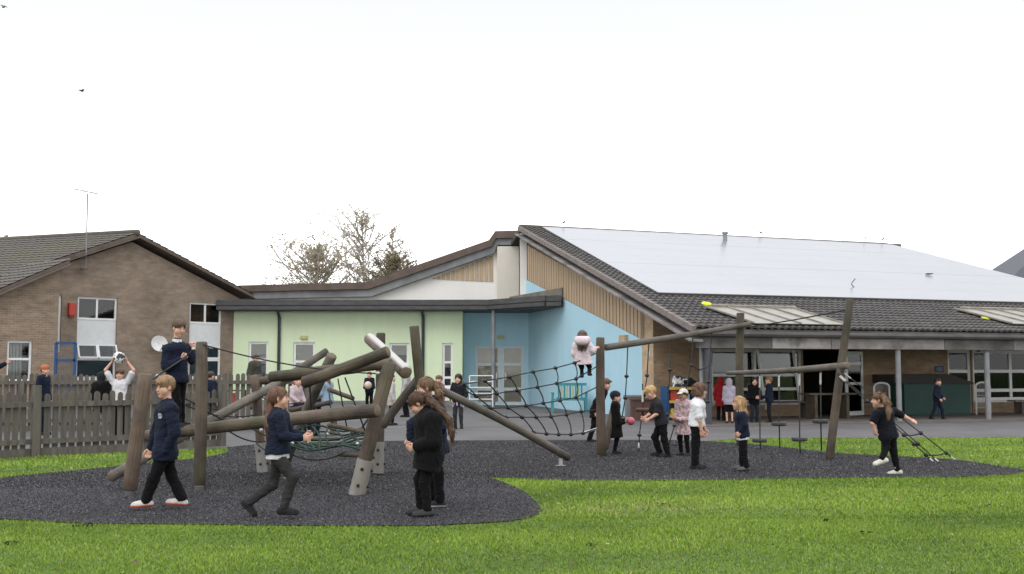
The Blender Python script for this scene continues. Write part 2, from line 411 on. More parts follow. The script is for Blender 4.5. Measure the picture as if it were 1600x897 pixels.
    # trousers / shorts
    if bottom:
        bc, kind = bottom[:2]; bp = [cap(P_ + pl * .04 * s + (N_ - P_) * .12, P_ + pl * .04 * s, .076 * s, .086 * s, .04), cap(P_ - pl * .04 * s + (N_ - P_) * .12, P_ - pl * .04 * s, .076 * s, .086 * s, .04)]
        ra, rk, rb_ = {'trousers': (.07, .056, .05), 'slim': (.068, .051, .042), 'leggings': (.067, .05, .037), 'shorts': (.074, .074, .06)}[kind]
        for X in 'LR':
            Hh, K, A = J['H' + X], J['K' + X], J['A' + X]
            if kind == 'shorts': bp += [cap(Hh, Hh + (K - Hh) * .75, ra * s, .078 * s, .02)]
            else: bp += limb(Hh, K, A + (K - A) * (.0 if kind != 'leggings' else .1), ra, rk, rb_, .025, .02)
        child(kind if kind != 'slim' else 'trousers', bp, fabric(bc), hg, .0068 * s, 19, 1, aniso=A3(1, 1, 1.7))
    # shoes
    up, so = shoes
    for X, ft in (('L', feet[0]), ('R', feet[1])):
        A = J['A' + X]; t = unit(ft) if ft is not None else unit(f + l * (.15 if X == 'L' else -.15))
        sd = unit(np.cross(A3(0, 0, 1) + f * .001, t)); uu = np.cross(t, sd)
        if uu[2] < 0: uu = -uu
        fs = s * 1.0; lowp = A - uu * .067 * fs
        sp_ = [cap(A - t * .035 * fs - uu * .04 * fs, A + t * .115 * fs - uu * .047 * fs, .032 * fs, .03 * fs, .02), cap(A - t * .006 * fs - uu * .02 * fs, A - uu * .002 - t * .006 * fs, .036 * fs, .031 * fs, .03),
               cap(A + t * .05 * fs - uu * .035 * fs, A + t * .1 * fs - uu * .05 * fs, .035 * fs, .036 * fs, .02), cut(lowp, -uu, .004)]
        child('shoe', sp_, [fabric(up, 'shoe_%02x%02x%02x' % tuple(int(i * 255) for i in up)), mat('sole_%02x%02x%02x' % tuple(int(i * 255) for i in so), so, rough=.6)], .006 if q == 'near' else .009 if q == 'mid' else .013, 0,
              mi=lambda c, lp=lowp, uu=uu, fs=fs: ((c - lp) @ uu < .022 * fs).astype(int))
        if socks: child('sock', [cap(A - uu * .01, A + (J['K' + X] - A) * .22, .034 * s, .034 * s)], fabric(socks), .009, .001)
    # top
    if top:
        tc, sleeve, hem, o = top[:4]; o *= .58; flare = top[4] if len(top) > 4 else 0
        def topprims(o, hem, fl, slv):
            p_ = torso(o, .006)
            ld = unit((J['KL'] + J['KR']) / 2 - P_) if hem > .12 else dn
            ld = unit(ld * .7 + dn * .3) if hem > .12 else dn
            e = P_ + ld * hem * s
            for sg in (1, -1): p_.append(cap(P_ + pl * .043 * sg * s, e + pl * (.046 + fl * .5) * sg * s, (.084 + o) * s, (.084 + o + fl) * s, .05))
            for X in 'LR':
                S_, E_, W_ = J['S' + X], J['E' + X], J['W' + X]
                if slv == 'S': p_.append(cap(S_, S_ + (E_ - S_) * .72, (.042 + o) * s, (.044 + o) * s, .025))
                elif slv == 'L': p_ += limb(S_, E_, W_ - unit(W_ - E_) * .012, .041 + o, .036 + o, .026 + o * .75, .02, .015)
            p_.append(cut(e, ld, .008)); return p_
        nc, a_, fr_ = (None, (.006 if sleeve == 'S' else .0078) * s, 17)
        topo, tv, tf = child({'S': 'polo_shirt', 'L': 'jumper'}[sleeve] if hem < .12 else 'coat', topprims(o, hem, flare, sleeve), fabric(tc) if not isinstance(tc, bpy.types.Material) else tc, hg, a_, fr_, 1, seed2=9, aniso=A3(1, 1, 1.2))
        if shirt: child('shirt', [cap(P_ + pl * .043 * sg * s, P_ + dn * (hem + .045) * s + pl * .043 * sg * s, (.081 + o) * s, (.084 + o) * s, .05) for sg in (1, -1)] + [cut(P_ + dn * (hem + .045) * s, dn, .008), cut(P_ + dn * (hem - .03) * s, -dn, .004)], fabric(shirt), hg, .002, 20, 1)
        if badge is not None:
            pp = np.array([proj(v) for v in tv]); nn = vnormals(tv, tf); d2 = np.hypot(*(pp - np.array(badge[:2])).T) + 100 * (nn[:, 1] > -.1)
            c = tv[np.argmin(d2)]; fcn = np.linalg.norm(tv[tf].mean(1) - c, axis=1) < badge[2]
            ids, inv = np.unique(tf[fcn], return_inverse=True)
            mesh_obj('badge', tv[ids] + nn[ids] * .003, inv.reshape(-1, 4), fabric(badge[3]), body, base, True)
    if coat2:   # a garment tied round the waist
        c0 = P_ + (N_ - P_) * .18
        w_ = [cap(c0 + pl * .05 * s, c0 - pl * .05 * s, .1 * s, k=.05), cap(c0 + pl * .07 * s + f * .03, P_ + pl * .1 * s - u * .1 * s + f * .02, .07 * s, .05 * s, .04), cap(c0 - pl * .07 * s + f * .03, P_ - pl * .1 * s - u * .1 * s + f * .02, .07 * s, .05 * s, .04),
              cap(c0 + f * .1 * s, P_ + f * .1 * s - u * .08 * s, .03 * s, .022 * s, .02), cut(c0 + u * .05 * s, u)]
        child('tied_coat', w_, fabric(coat2), hg, .009, 40, 1)
    if collar:
        ct = N_ + (H_ - N_) * .2
        child('collar', [cap(N_ - (H_ - N_) * .02 + fw * .004, ct + fw * .006, .058 * s, .053 * s), cap(N_ + fw * .045 * s + tl * .02 * s + dn * .005, N_ + fw * .058 * s + tl * .045 * s + dn * .035 * s, .016 * s, .009 * s, .012), cap(N_ + fw * .045 * s - tl * .02 * s + dn * .005, N_ + fw * .058 * s - tl * .045 * s + dn * .035 * s, .016 * s, .009 * s, .012),
                         ('sub', .01, ('c', N_ - (H_ - N_) * .1, N_ + (H_ - N_) * .9, .038 * s, .04 * s)), cut(ct, unit(H_ - N_))], fabric(collar), .006 if q == 'near' else .009, .001)
    if scarf: child('scarf', [cap(N_ + tl * .03, N_ - tl * .03, .07 * s)], fabric(scarf), hg, .005)
    # hair, hats, hoods
    hc, style = hair
    if style != 'none':
        hr = []
        base_ = ell(hp(-.016, 0, .036), Mh, A3(.0985, .0795, .088) * k_, .02)
        if style == 'curly':
            rr = random.Random(5)
            hr = [ell(hp(-.02, 0, .038), Mh, A3(.102, .09, .094) * k_, .02), ell(hp(.105, 0, -.036), Mh, A3(.075, .066, .086) * k_, .008, 'sub'), cut(hp(0, 0, -.1), -hu, .02)]
            for i in range(70):
                a, b = rr.uniform(0, 6.28), rr.uniform(-.75, 1.3)
                v_ = A3(math.cos(a) * math.cos(b) * .098 - .02, math.sin(a) * math.cos(b) * .086, math.sin(b) * .09 + .034)
                if v_[0] > .045 and v_[2] < .07: continue
                hr.append(cap(hp(*v_), hp(*(v_ * 1.03 + A3(0, 0, -.012))), rr.uniform(.012, .021), k=.006))
        else:
            low = {'short': -.036, 'crop': -.045, 'long': -.1, 'pony': -.072}[style]
            hr = [base_]
            if style in ('crop', 'short'): hr = [ell(hp(-.015, 0, .036), Mh, A3(.0965, .078, .088) * k_, .02), ell(hp(0.0, 0, .06), Mh, A3(.095, .07, .07) * k_, .02)]
            if style == 'short': hr += [ell(hp(.012, .0, .072), Mh, A3(.08, .068, .046) * k_, .02), cap(hp(.062, -.03, .066), hp(.07, .03, .062), .015 * k_, k=.02)] + [cap(hp(.03 + .012 * i, -.055 + .016 * i, .085 - .003 * i), hp(.068 + .003 * (i % 3), -.045 + .0145 * i, .05 + .006 * (i % 2)), .013 * k_, .006 * k_, .008) for i in range(7)]
            if style == 'long':
                for sg in (1, -1): hr += [cap(hp(-.02, .062 * sg, .0), hp(-.035, .072 * sg, -.13), .034 * k_, .03 * k_, .03), cap(hp(-.035, .072 * sg, -.13), hp(-.045, .06 * sg, -.21), .03 * k_, .016 * k_, .02)]
                hr += [cap(hp(-.07, 0, 0), hp(-.085, 0, -.15), .05 * k_, .045 * k_, .04), cap(hp(-.085, 0, -.15), hp(-.08, .01, -.23), .045 * k_, .02 * k_, .03)]
            fr = {'crop': (.116, -.018), 'short': (.112, -.024)}.get(style, (.112, -.03))
            hr += [ell(hp(fr[0], 0, fr[1]), Mh, A3(.075, .068, .088) * k_, .008, 'sub')]
            if style != 'long':
                hr += [cut(hp(-.05, 0, low), unit(-hu * .95 + hf * .3), .012)]
                for sg in (1, -1): hr.append(ell(hp(.014, .094 * sg, -.024), Mh, A3(.034, .032, .04) * k_, .014, 'sub'))
        ho, hv, hf_ = child('hair', hr, hair_mat(hc), hh * 1.05, .0024, 95, 0, aniso=A3(1, 1, .3), ridge=False)
        if q != 'far':
            crown = hp(-.05, 0, .1); tgt = tail[0][0] if tail else None
            strands(ho, hv, hf_, 2600 if q == 'near' else 1400, style, crown, tgt, hu, hf, k_, (.0032 if q == 'near' else .0045), H_)
        if tail:
            tp = []; rad = tail[1]
            for i in range(len(tail[0]) - 1): tp.append(cap(tail[0][i], tail[0][i + 1], rad[i], rad[i + 1], .015))
            po, pv, pf = child('ponytail', tp, hair_mat(hc), hh * 1.05, .0028, 90, 0, aniso=A3(1, 1, .25), ridge=False)
            if q != 'far': strands(po, pv, pf, 1100, 'tail', None, tail[0], hu, hf, k_, .004, H_)
    if hood:
        hp2 = [ell(hp(-.022, 0, .03), Mh, A3(.108, .092, .106) * k_, .02), cap(hp(-.03, 0, -.03), N_ - fw * .02, .085 * k_, .08 * s, .04), ell(hp(.135, 0, -.02), Mh, A3(.09, .062, .095) * k_, .012, 'sub'), ('sub', .01, ('c', hp(0, 0, -.09), hp(.2, 0, -.1), .05, .05))]
        child('hood', hp2, fabric(hood), hh * 1.3, .004, 50, 1)
    if hat:
        hcol, hk = hat
        ht = [ell(hp(-.012, 0, .045), Mh, A3(.106, .088, .088) * k_, .02), cut(hp(0, 0, .03), unit(-hu + hf * .35), .01)]
        if hk == 'beanie': ht = [ell(hp(-.014, 0, .046), Mh, A3(.108, .09, .092) * k_, .02), cut(hp(0, 0, .018), unit(-hu + hf * .42), .01)]
        if hk == 'cap': ht += [ell(hp(.125, 0, .04), np.array([unit(hf - hu * .25), hl, unit(hu + hf * .25)]), A3(.06, .06, .008) * k_, .01)]
        child('hat', ht, fabric(hcol), hh * 1.2, .001)
    # eyes and brows
    if q != 'far':
        for sg in (1, -1):
            e = MB(); c = hp(.0752, .031 * sg, .006); e.ball(c, .0103 * k_, 10, 8, 0); g_ = unit(hf + hl * .12 * sg); e.ball(c + g_ * .005 * k_, .0068 * k_, 10, 8, 1)
            e.build('eye', [mat('eye_white', (.26, .24, .23), rough=.3, bs=0), mat('iris', (.035, .028, .02), rough=.25, bs=0)], body, base, True)
            b = MB(); b.tube([hp(.085, .014 * sg, .026), hp(.086, .031 * sg, .031), hp(.074, .047 * sg, .026)], [.0028 * k_, .0036 * k_, .002 * k_], 6)
            b.build('eyebrow', hair_mat(tuple(x * .6 for x in hc)), body, base, True)
    PEOPLE.append(body); return body
def proj(p):
    x, y, z = p[0], p[1], p[2] - CH
    d = y * cp + z * sp; return 800 + F * x / d, 448.5 - F * (z * cp - y * sp) / d
def traced(D, yaw, s, px, sw=.125, hw=.07, extra={}):
    """joints from where they are seen, given a real distance; the side joints stand out to the body's own left and right"""
    f, l, u = frame(yaw); J = {}
    for k, v in px.items():
        if k[0] == 'T': continue
        side = {'L': 1, 'R': -1}.get(k[-1], 0) if len(k) == 2 else 0
        w = {'S': sw, 'E': sw * 1.25, 'W': sw * 1.1, 'H': hw, 'K': hw, 'A': hw}.get(k[0], 0) * s
        J[k] = P(v[0], v[1], D + side * w * l[1] + extra.get(k, 0))
    for X, sg in (('L', 1), ('R', -1)):
        if 'H' + X not in J: J['H' + X] = J['P'] + l * hw * sg * s - A3(0, 0, .02)
        if 'S' + X not in J: J['S' + X] = J['N'] + l * sw * sg * s - A3(0, 0, .035 * s)
    return J
def standing(px, py, h, yaw, D=None, lean=0, arms={}, step=0, crouch=0, side=.0):
    """a standing figure with its feet at the ground point seen at (px,py)"""
    if D is None:
        b = G(px, py); b[2] = gz(b[0], b[1])
    else: b = P(px, py, D); b[2] = gz(b[0], b[1])
    s = h / 1.3; f, l, u = frame(yaw); J = {}
    def q(a, b_, c): return b + f * a * s + l * b_ * s + u * c * s
    hz = .66 - crouch
    J['P'] = q(0, 0, hz); J['N'] = q(lean * .4, 0, hz + .42); J['H'] = q(lean * .5 + .012, 0, hz + .53)
    for X, sg in (('L', 1), ('R', -1)):
        J['H' + X] = q(0, .065 * sg, hz - .02); J['A' + X] = q(step * sg * .5 - .02, .075 * sg, .07); J['K' + X] = q(step * sg * .3 + .03 + crouch * .5, .075 * sg, .35 - crouch * .3)
        J['S' + X] = q(lean * .38, .122 * sg, hz + .385)
        if X in arms:
            e, w = arms[X]; J['E' + X] = q(e[0], e[1] * sg, e[2]); J['W' + X] = q(w[0], w[1] * sg, w[2])
        else:
            J['E' + X] = q(lean * .2 - .03, .172 * sg, hz + .17); J['W' + X] = q(.03, .178 * sg, hz - .03)
    return J
# ---------------------------------------------------------------- world and light
wd = bpy.data.worlds.new('World'); SC.world = wd; wd.use_nodes = True
t = wd.node_tree; bg = t.nodes['Background']
sky = t.nodes.new('ShaderNodeTexSky'); sky.sky_type = 'NISHITA'; sky.sun_disc = False; sky.sun_elevation = R(48); sky.sun_rotation = R(200); sky.air_density = 1.5; sky.dust_density = 4
tc = t.nodes.new('ShaderNodeTexCoord'); sx = t.nodes.new('ShaderNodeSeparateXYZ'); t.links.new(tc.outputs['Generated'], sx.inputs[0])
def wramp(stops):
    r = t.nodes.new('ShaderNodeValToRGB'); e = r.color_ramp.elements
    while len(e) < len(stops): e.new(.5)
    for q, (p, c) in zip(e, stops): q.position = p; q.color = (*c, 1)
    t.links.new(sx.outputs[2], r.inputs[0]); return r.outputs[0]
ov = wramp([(0, (.74, .74, .745)), (.10, (.62, .622, .625)), (.2, (.276, .275, .274)), (.33, (.243, .242, .241)), (.55, (.45, .455, .465)), (1, (.62, .625, .64))])
cn = noi(t, coords(t, 'Generated', (1.6, 1.6, 5)), 2.2, 5, .55)
ovn = mixc(t, ramp(t, cn, [(.3, .0), (.75, .14)]), ov, (.24, .25, .265))
mul = t.nodes.new('ShaderNodeVectorMath'); mul.operation = 'SCALE'; mul.inputs['Scale'].default_value = .006; t.links.new(sky.outputs[0], mul.inputs[0])
add = t.nodes.new('ShaderNodeVectorMath'); add.operation = 'ADD'; t.links.new(ovn, add.inputs[0]); t.links.new(mul.outputs[0], add.inputs[1])
t.links.new(add.outputs[0], bg.inputs[0]); bg.inputs[1].default_value = WORLD
sun = bpy.data.lights.new('sun', 'SUN'); so_ = bpy.data.objects.new('sun', sun); COL.objects.link(so_)
sun.energy = .55; sun.angle = R(35); sun.color = (1, .97, .93); so_.rotation_euler = (R(42), 0, R(-20))
SC.view_settings.view_transform = 'Standard'; SC.view_settings.look = 'None'; SC.view_settings.exposure = EXPO; SC.view_settings.gamma = 1
# ---------------------------------------------------------------- plain materials
M_grass = mat('grass_soil', (.06, .115, .022), (.095, .15, .035), sc=3, rough=.95, bs=.6, bd=.03, bsc=60, c3=(.05, .085, .02), sc3=.6)
def rubber_mat():
    m, t, b = nt('rubber_mulch'); v = coords(t)
    vo = t.nodes.new('ShaderNodeTexVoronoi'); vo.inputs['Scale'].default_value = 62; t.links.new(v, vo.inputs['Vector'])
    sp = t.nodes.new('ShaderNodeSeparateColor'); t.links.new(vo.outputs['Color'], sp.inputs[0])
    c = ramp(t, sp.outputs[0], [(0, (.02, .0198, .022)), (.5, (.032, .031, .035)), (.8, (.045, .044, .049)), (1, (.07, .069, .075))])
    big = ramp(t, noi(t, v, .5, 5), [(.35, .75), (.7, 1.2)])
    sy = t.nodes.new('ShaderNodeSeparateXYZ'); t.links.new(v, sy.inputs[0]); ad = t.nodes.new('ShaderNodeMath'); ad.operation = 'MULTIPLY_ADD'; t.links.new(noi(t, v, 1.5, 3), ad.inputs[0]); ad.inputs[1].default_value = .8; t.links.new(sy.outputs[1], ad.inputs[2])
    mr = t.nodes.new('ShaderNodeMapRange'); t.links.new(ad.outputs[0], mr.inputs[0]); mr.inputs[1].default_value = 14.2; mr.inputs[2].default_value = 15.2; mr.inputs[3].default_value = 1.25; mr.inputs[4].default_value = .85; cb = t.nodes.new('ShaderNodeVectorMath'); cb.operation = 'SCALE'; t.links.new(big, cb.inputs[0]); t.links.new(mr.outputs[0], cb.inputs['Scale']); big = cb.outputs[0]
    c2 = mixc(t, 1.0, c, big, 'MULTIPLY'); t.links.new(c2, b.inputs['Base Color']); b.inputs['Roughness'].default_value = .85; b.inputs['Specular IOR Level'].default_value = .15
    bump(t, b, sp.outputs[0], 1.0, .02); return m
M_rub = rubber_mat()
M_asph = mat('asphalt', (.084, .081, .083), (.106, .102, .103), sc=1.2, rough=.9, bs=.4, bd=.008, bsc=120, c3=(.066, .064, .066), sc3=.35)
M_slab = mat('paving', (.115, .1, .09), (.16, .14, .125), sc=2.5, rough=.9, bs=.3, c3=(.09, .075, .07), sc3=.8)
def brick_mat(name, c1, c2, mortar, w=.225, h=.075, rot=None):
    m, t, b = nt(name); tc = t.nodes.new('ShaderNodeTexCoord')
    br = t.nodes.new('ShaderNodeTexBrick'); t.links.new(tc.outputs['UV'], br.inputs['Vector'])
    br.inputs['Scale'].default_value = 1; br.inputs['Brick Width'].default_value = w; br.inputs['Row Height'].default_value = h; br.inputs['Mortar Size'].default_value = .009; br.inputs['Mortar Smooth'].default_value = .3
    br.inputs['Color1'].default_value = (*c1, 1); br.inputs['Color2'].default_value = (*c2, 1); br.inputs['Mortar'].default_value = (*mortar, 1); br.inputs['Bias'].default_value = -.1
    n1 = ramp(t, noi(t, coords(t, 'UV', (1, 1, 1)), .9, 5), [(.3, .78), (.7, 1.2)])
    n2 = ramp(t, noi(t, coords(t, 'UV', (2.2, 5, 1)), 1.0, 2), [(.3, .84), (.7, 1.16)])
    c = mixc(t, 1.0, br.outputs['Color'], n1, 'MULTIPLY'); c = mixc(t, 1.0, c, n2, 'MULTIPLY'); t.links.new(c, b.inputs['Base Color']); b.inputs['Roughness'].default_value = .9
    inv = t.nodes.new('ShaderNodeMath'); inv.operation = 'SUBTRACT'; inv.inputs[0].default_value = 1; t.links.new(br.outputs['Fac'], inv.inputs[1])
    bump(t, b, inv.outputs[0], .5, .008); return m
M_brickL = brick_mat('brown_brick', (.245, .187, .14), (.2, .15, .115), (.235, .19, .15))
M_brickR = brick_mat('buff_brick', (.33, .225, .135), (.25, .165, .1), (.27, .22, .165))
M_brickQ = brick_mat('pale_buff_brick', (.5, .36, .22), (.4, .28, .17), (.4, .33, .25))
def render_mat(name, c):
    m, t, b = nt(name); v = coords(t)
    st = ramp(t, noi(t, coords(t, 'Object', (2.2, 2.2, .25)), 1.3, 5), [(.35, .97), (.65, 1.01)])
    bl = ramp(t, noi(t, v, .5, 4), [(.35, .94), (.7, 1.03)])
    c_ = mixc(t, 1.0, mixc(t, 1.0, c, st, 'MULTIPLY'), bl, 'MULTIPLY'); t.links.new(c_, b.inputs['Base Color']); b.inputs['Roughness'].default_value = .85; b.inputs['Specular IOR Level'].default_value = .25
    bump(t, b, noi(t, v, 90, 3), .25, .004); return m
M_green = render_mat('green_render', (.64, .75, .52)); M_blue = render_mat('blue_render', (.41, .63, .74)); M_cream = render_mat('cream_render', (.66, .62, .55)); M_white = render_mat('white_render', (.78, .76, .74))
M_pvc = mat('white_frame', (.74, .74, .74), (.68, .68, .67), rough=.35, bs=0)
M_pvcg = mat('grey_frame', (.62, .62, .61), (.52, .52, .51), rough=.5, bs=0)
M_dark = mat('dark_fascia', (.045, .042, .042), (.075, .07, .068), sc=2, rough=.6, stretch=(1, 1, 3))
M_brownf = mat('brown_fascia', (.085, .062, .052), (.12, .09, .075), sc=3, rough=.7)
M_lead = mat('grey_lead', (.17, .175, .185), (.23, .235, .245), sc=2, rough=.6, c3=(.12, .12, .125))
M_weath = mat('weathered_board', (.27, .25, .245), (.19, .175, .17), sc=2.5, rough=.85, stretch=(1, 1, 2), c3=(.09, .082, .08), sc3=1.1)
M_tile = mat('concrete_tile', (.05, .047, .047), (.075, .07, .069), sc=7, rough=.85, bs=.35, bsc=60, c3=(.1, .095, .09), sc3=2)
M_tileL = mat('mossy_tile', (.078, .07, .066), (.108, .096, .09), sc=8, rough=.9, bs=.35, bsc=60, c3=(.095, .092, .062), sc3=.55)
M_steel = mat('grey_column', (.23, .235, .25), (.17, .175, .185), sc=3, rough=.5)
M_darkcol = mat('dark_column', (.045, .05, .065), (.06, .065, .08), rough=.5)
M_galv = mat('galvanised', (.45, .46, .47), (.36, .37, .38), sc=12, rough=.45, metal=.4)
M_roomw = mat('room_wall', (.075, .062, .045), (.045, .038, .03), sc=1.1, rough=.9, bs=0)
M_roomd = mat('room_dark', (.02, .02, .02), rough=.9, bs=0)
def glass_mat(name, tint, refl=1.0):
    m = bpy.data.materials.new(name); m.use_nodes = True; t = m.node_tree; t.nodes.remove(t.nodes['Principled BSDF']); out = t.nodes['Material Output']
    tr = t.nodes.new('ShaderNodeBsdfTransparent'); tr.inputs[0].default_value = (*tint, 1); gl = t.nodes.new('ShaderNodeBsdfGlossy'); gl.inputs['Roughness'].default_value = .03; gl.inputs['Color'].default_value = (refl, refl, refl, 1)
    fr = t.nodes.new('ShaderNodeFresnel'); fr.inputs[0].default_value = 1.6; mx = t.nodes.new('ShaderNodeMixShader'); t.links.new(fr.outputs[0], mx.inputs[0]); t.links.new(tr.outputs[0], mx.inputs[1]); t.links.new(gl.outputs[0], mx.inputs[2]); t.links.new(mx.outputs[0], out.inputs[0])
    return m
M_glass = glass_mat('window_glass', (.93, .95, .95), .42)
def clad_mat():
    m, t, b = nt('timber_boards'); v = coords(t, 'UV')
    n1 = noi(t, coords(t, 'UV', (6.5, .3, 1)), 1, 3); n2 = noi(t, coords(t, 'UV', (40, 1.2, 1)), 1, 4)
    c = mixc(t, ramp(t, n1, [(.35, 0), (.65, 1)]), (.52, .385, .25), (.4, .3, .2)); c = mixc(t, ramp(t, n2, [(.4, 0), (.8, .6)]), c, (.18, .13, .09)); t.links.new(c, b.inputs['Base Color']); b.inputs['Roughness'].default_value = .8; return m
M_clad = clad_mat()
M_panel = mat('solar_glass', (.375, .385, .41), (.35, .36, .385), sc=.35, rough=.24, bs=0, metal=.6)
M_poly = mat('polycarbonate', (.27, .26, .225), (.2, .19, .165), sc=3, rough=.4, bs=0)
# ---------------------------------------------------------------- ground
def sheet(name, poly, z, m, label=None):
    bm = bmesh.new(); vs = [bm.verts.new((p[0], p[1], z)) for p in poly]; f = bm.faces.new(vs)
    if f.normal.z < 0: f.normal_flip()
    bmesh.ops.triangulate(bm, faces=[f]); me = bpy.data.meshes.new(name); bm.to_mesh(me); bm.free(); me.materials.append(m)
    o = bpy.data.objects.new(name, me); COL.objects.link(o); o['kind'] = 'structure'; return o
xs = np.concatenate([[-900, -200, -60], np.arange(-40, 40.1, 1.0), [60, 200, 900]]); ys = np.concatenate([[-300, -40, -10], np.arange(0, 70.1, 1.0), [100, 300, 1500]])
v = [(x, y, gz(x, y)) for y in ys for x in xs]; nx = len(xs)
f = [(j * nx + i, j * nx + i + 1, (j + 1) * nx + i + 1, (j + 1) * nx + i) for j in range(len(ys) - 1) for i in range(nx - 1)]
mesh_obj('ground', v, f, M_grass, smooth=True)['kind'] = 'structure'
def y_lo(x):
    if x < -5.2: return max(14.5, 19.6 + (x + 5.2) * .7)
    if x < -4.6: return 19.6 + (x + 5.2) / .6 * 1.7
    if x < 3.6: return 21.3 + .06 * math.sin(x * 2.1)
    if x < 4.6: return 21.3 + (x - 3.6) * 1.1
    return 22.4 + min(x - 4.6, 8) * .05
gx = np.concatenate([np.arange(-45, -5.2, .9), np.arange(-5.2, 5, .2), np.arange(5, 45, 1.0)]); gt = np.linspace(0, 1, 26)
v = []; f = []
for x in gx:
    a = y_lo(x)
    for tt in gt: y = a + (62 - a) * tt; v.append((x, y, gz(x, y) + .006))
for i in range(len(gx) - 1):
    for j in range(25): a = i * 26 + j; f.append((a, a + 26, a + 27, a + 1))
mesh_obj('asphalt_yard', v, f, M_asph, smooth=True)['kind'] = 'structure'
rub_px = [(-120, 770), (0, 748), (80, 740), (150, 733), (230, 724), (300, 718), (352, 709), (380, 697), (600, 690), (720, 689), (1000, 688), (1100, 690), (1200, 697), (1300, 708), (1400, 714), (1500, 720), (1560, 729), (1602, 736), (1590, 741), (1500, 746), (1300, 748), (1150, 750), (1000, 752), (880, 752), (800, 748), (765, 747), (778, 752), (810, 764), (832, 780), (846, 798), (838, 806), (800, 815), (720, 820), (640, 823), (400, 822), (250, 820), (130, 819), (0, 812), (-160, 806)]
rub = [G(*p) for p in rub_px]
def smooth_poly(pts):
    o = []
    n = len(pts)
    for i in range(n):
        a, b, c, d = pts[i - 1], pts[i], pts[(i + 1) % n], pts[(i + 2) % n]
        for tt in (0, .33, .66):
            o.append(.5 * (2 * b + (c - a) * tt + (2 * a - 5 * b + 4 * c - d) * tt ** 2 + (3 * b - a - 3 * c + d) * tt ** 3))
    return o
rubs = smooth_poly(rub)
sheet('rubber_surface', rubs, .012, M_rub)
# pale painted lines on the yard
M_line = mat('line_paint', (.45, .45, .45), (.25, .25, .25), sc=4, rough=.8, bs=0)
for a, b in (((1000, 681), (1042, 683)), ((905, 676), (960, 679)), ((560, 672), (640, 668))):
    A, B = G(*a), G(*b); d = unit(B - A); n_ = A3(-d[1], d[0], 0) * .04
    sheet('painted_line', [A - n_, B - n_, B + n_, A + n_], .017 + .004, M_line)
# ---------------------------------------------------------------- grass blades
def inpoly(px, py, poly):
    c = np.zeros(len(px), bool); n = len(poly)
    for i in range(n):
        x1, y1 = poly[i][:2]; x2, y2 = poly[(i + 1) % n][:2]
        k = ((y1 > py) != (y2 > py)) & (px < (x2 - x1) * (py - y1) / (y2 - y1 + 1e-12) + x1); c ^= k
    return c
def blades(name, x0, x1, y0, y1, n, hgt, wid, test, seed):
    g = np.random.default_rng(seed); X = g.uniform(x0, x1, n); Y = g.uniform(y0, y1, n); ok = test(X, Y); X, Y = X[ok], Y[ok]; n = len(X)
    pt = np.stack([X, Y, np.zeros(n)], 1)
    patch = np.clip(.5 + .55 * wob(np.stack([X * .45, Y * 1.5, 0 * X], 1), 4.2, 40), 0, 1); patch2 = np.clip(.5 + .5 * wob(np.stack([X * .5, Y * 1.4, 0 * X], 1), 1.3, 41), 0, 1)
    h = hgt * g.uniform(.35, 1.15, n) * (.65 + .5 * patch); w = wid * g.uniform(.6, 1.3, n); a = g.uniform(0, 6.283, n); b = g.uniform(0, 6.283, n); ln = h * g.uniform(.15, 1.1, n)
    sd = np.stack([np.cos(a), np.sin(a), np.zeros(n)], 1) * w[:, None] * .5; tip = pt + np.stack([np.cos(b) * ln, np.sin(b) * ln, h], 1)
    V = np.empty((n * 3, 3)); V[0::3] = pt - sd; V[1::3] = pt + sd; V[2::3] = tip
    o = mesh_obj(name, V, np.arange(n * 3).reshape(-1, 3), M_blade); o['kind'] = 'stuff'
    ca = o.data.color_attributes.new('tone', 'FLOAT_COLOR', 'POINT'); tn = np.clip(g.normal(.45, .17, n) + (patch2 - .5) * .34 + (patch - .5) * .46, 0, 1); bx, by = G(1000, 795)[:2]; yl = (g.random(n) < .035 + .3 * np.exp(-((X - bx) / .9) ** 2 - ((Y - by) / .45) ** 2)).astype(float)
    c = np.ones((n * 3, 4), np.float32); c[:, 0] = np.repeat(tn, 3); c[:, 1] = np.repeat(yl, 3); ca.data.foreach_set('color', c.ravel()); return o
m, t, b = nt('grass_blade'); at_ = t.nodes.new('ShaderNodeAttribute'); at_.attribute_name = 'tone'; sp_ = t.nodes.new('ShaderNodeSeparateColor'); t.links.new(at_.outputs['Color'], sp_.inputs[0])
gcol = ramp(t, sp_.outputs[0], [(0, (.08, .145, .012)), (.5, (.175, .28, .024)), (1, (.28, .385, .065))]); gcol = mixc(t, sp_.outputs[1], gcol, (.34, .3, .13)); t.links.new(gcol, b.inputs['Base Color']); b.inputs['Roughness'].default_value = .6; b.inputs['Specular IOR Level'].default_value = .25
M_blade = m
FP = [(-8.35, 17.2), (-5.15, 19.65)]
def lawn(X, Y):
    ok = ~inpoly(X + rng.normal(0, .045, len(X)), Y + rng.normal(0, .05, len(X)), rubs)
    ylo = np.interp(X, gx, [y_lo(q) for q in gx]); return ok & (Y < ylo - .02)
def in_view(X, Y): return np.abs(X - .4) < Y * .49 + 2.4
blades('lawn_grass', -7.6, 8, 6.4, 10.6, 370000, .025, .008, lambda X, Y: lawn(X, Y) & in_view(X, Y), 1)
blades('lawn_grass', -10, 11, 10.4, 15.0, 270000, .03, .012, lambda X, Y: lawn(X, Y) & in_view(X, Y), 2)
blades('lawn_grass', -13, 16, 14.8, 23.4, 210000, .034, .018, lambda X, Y: lawn(X, Y) & in_view(X, Y), 3)
cl = MB(); r_ = random.Random(12)
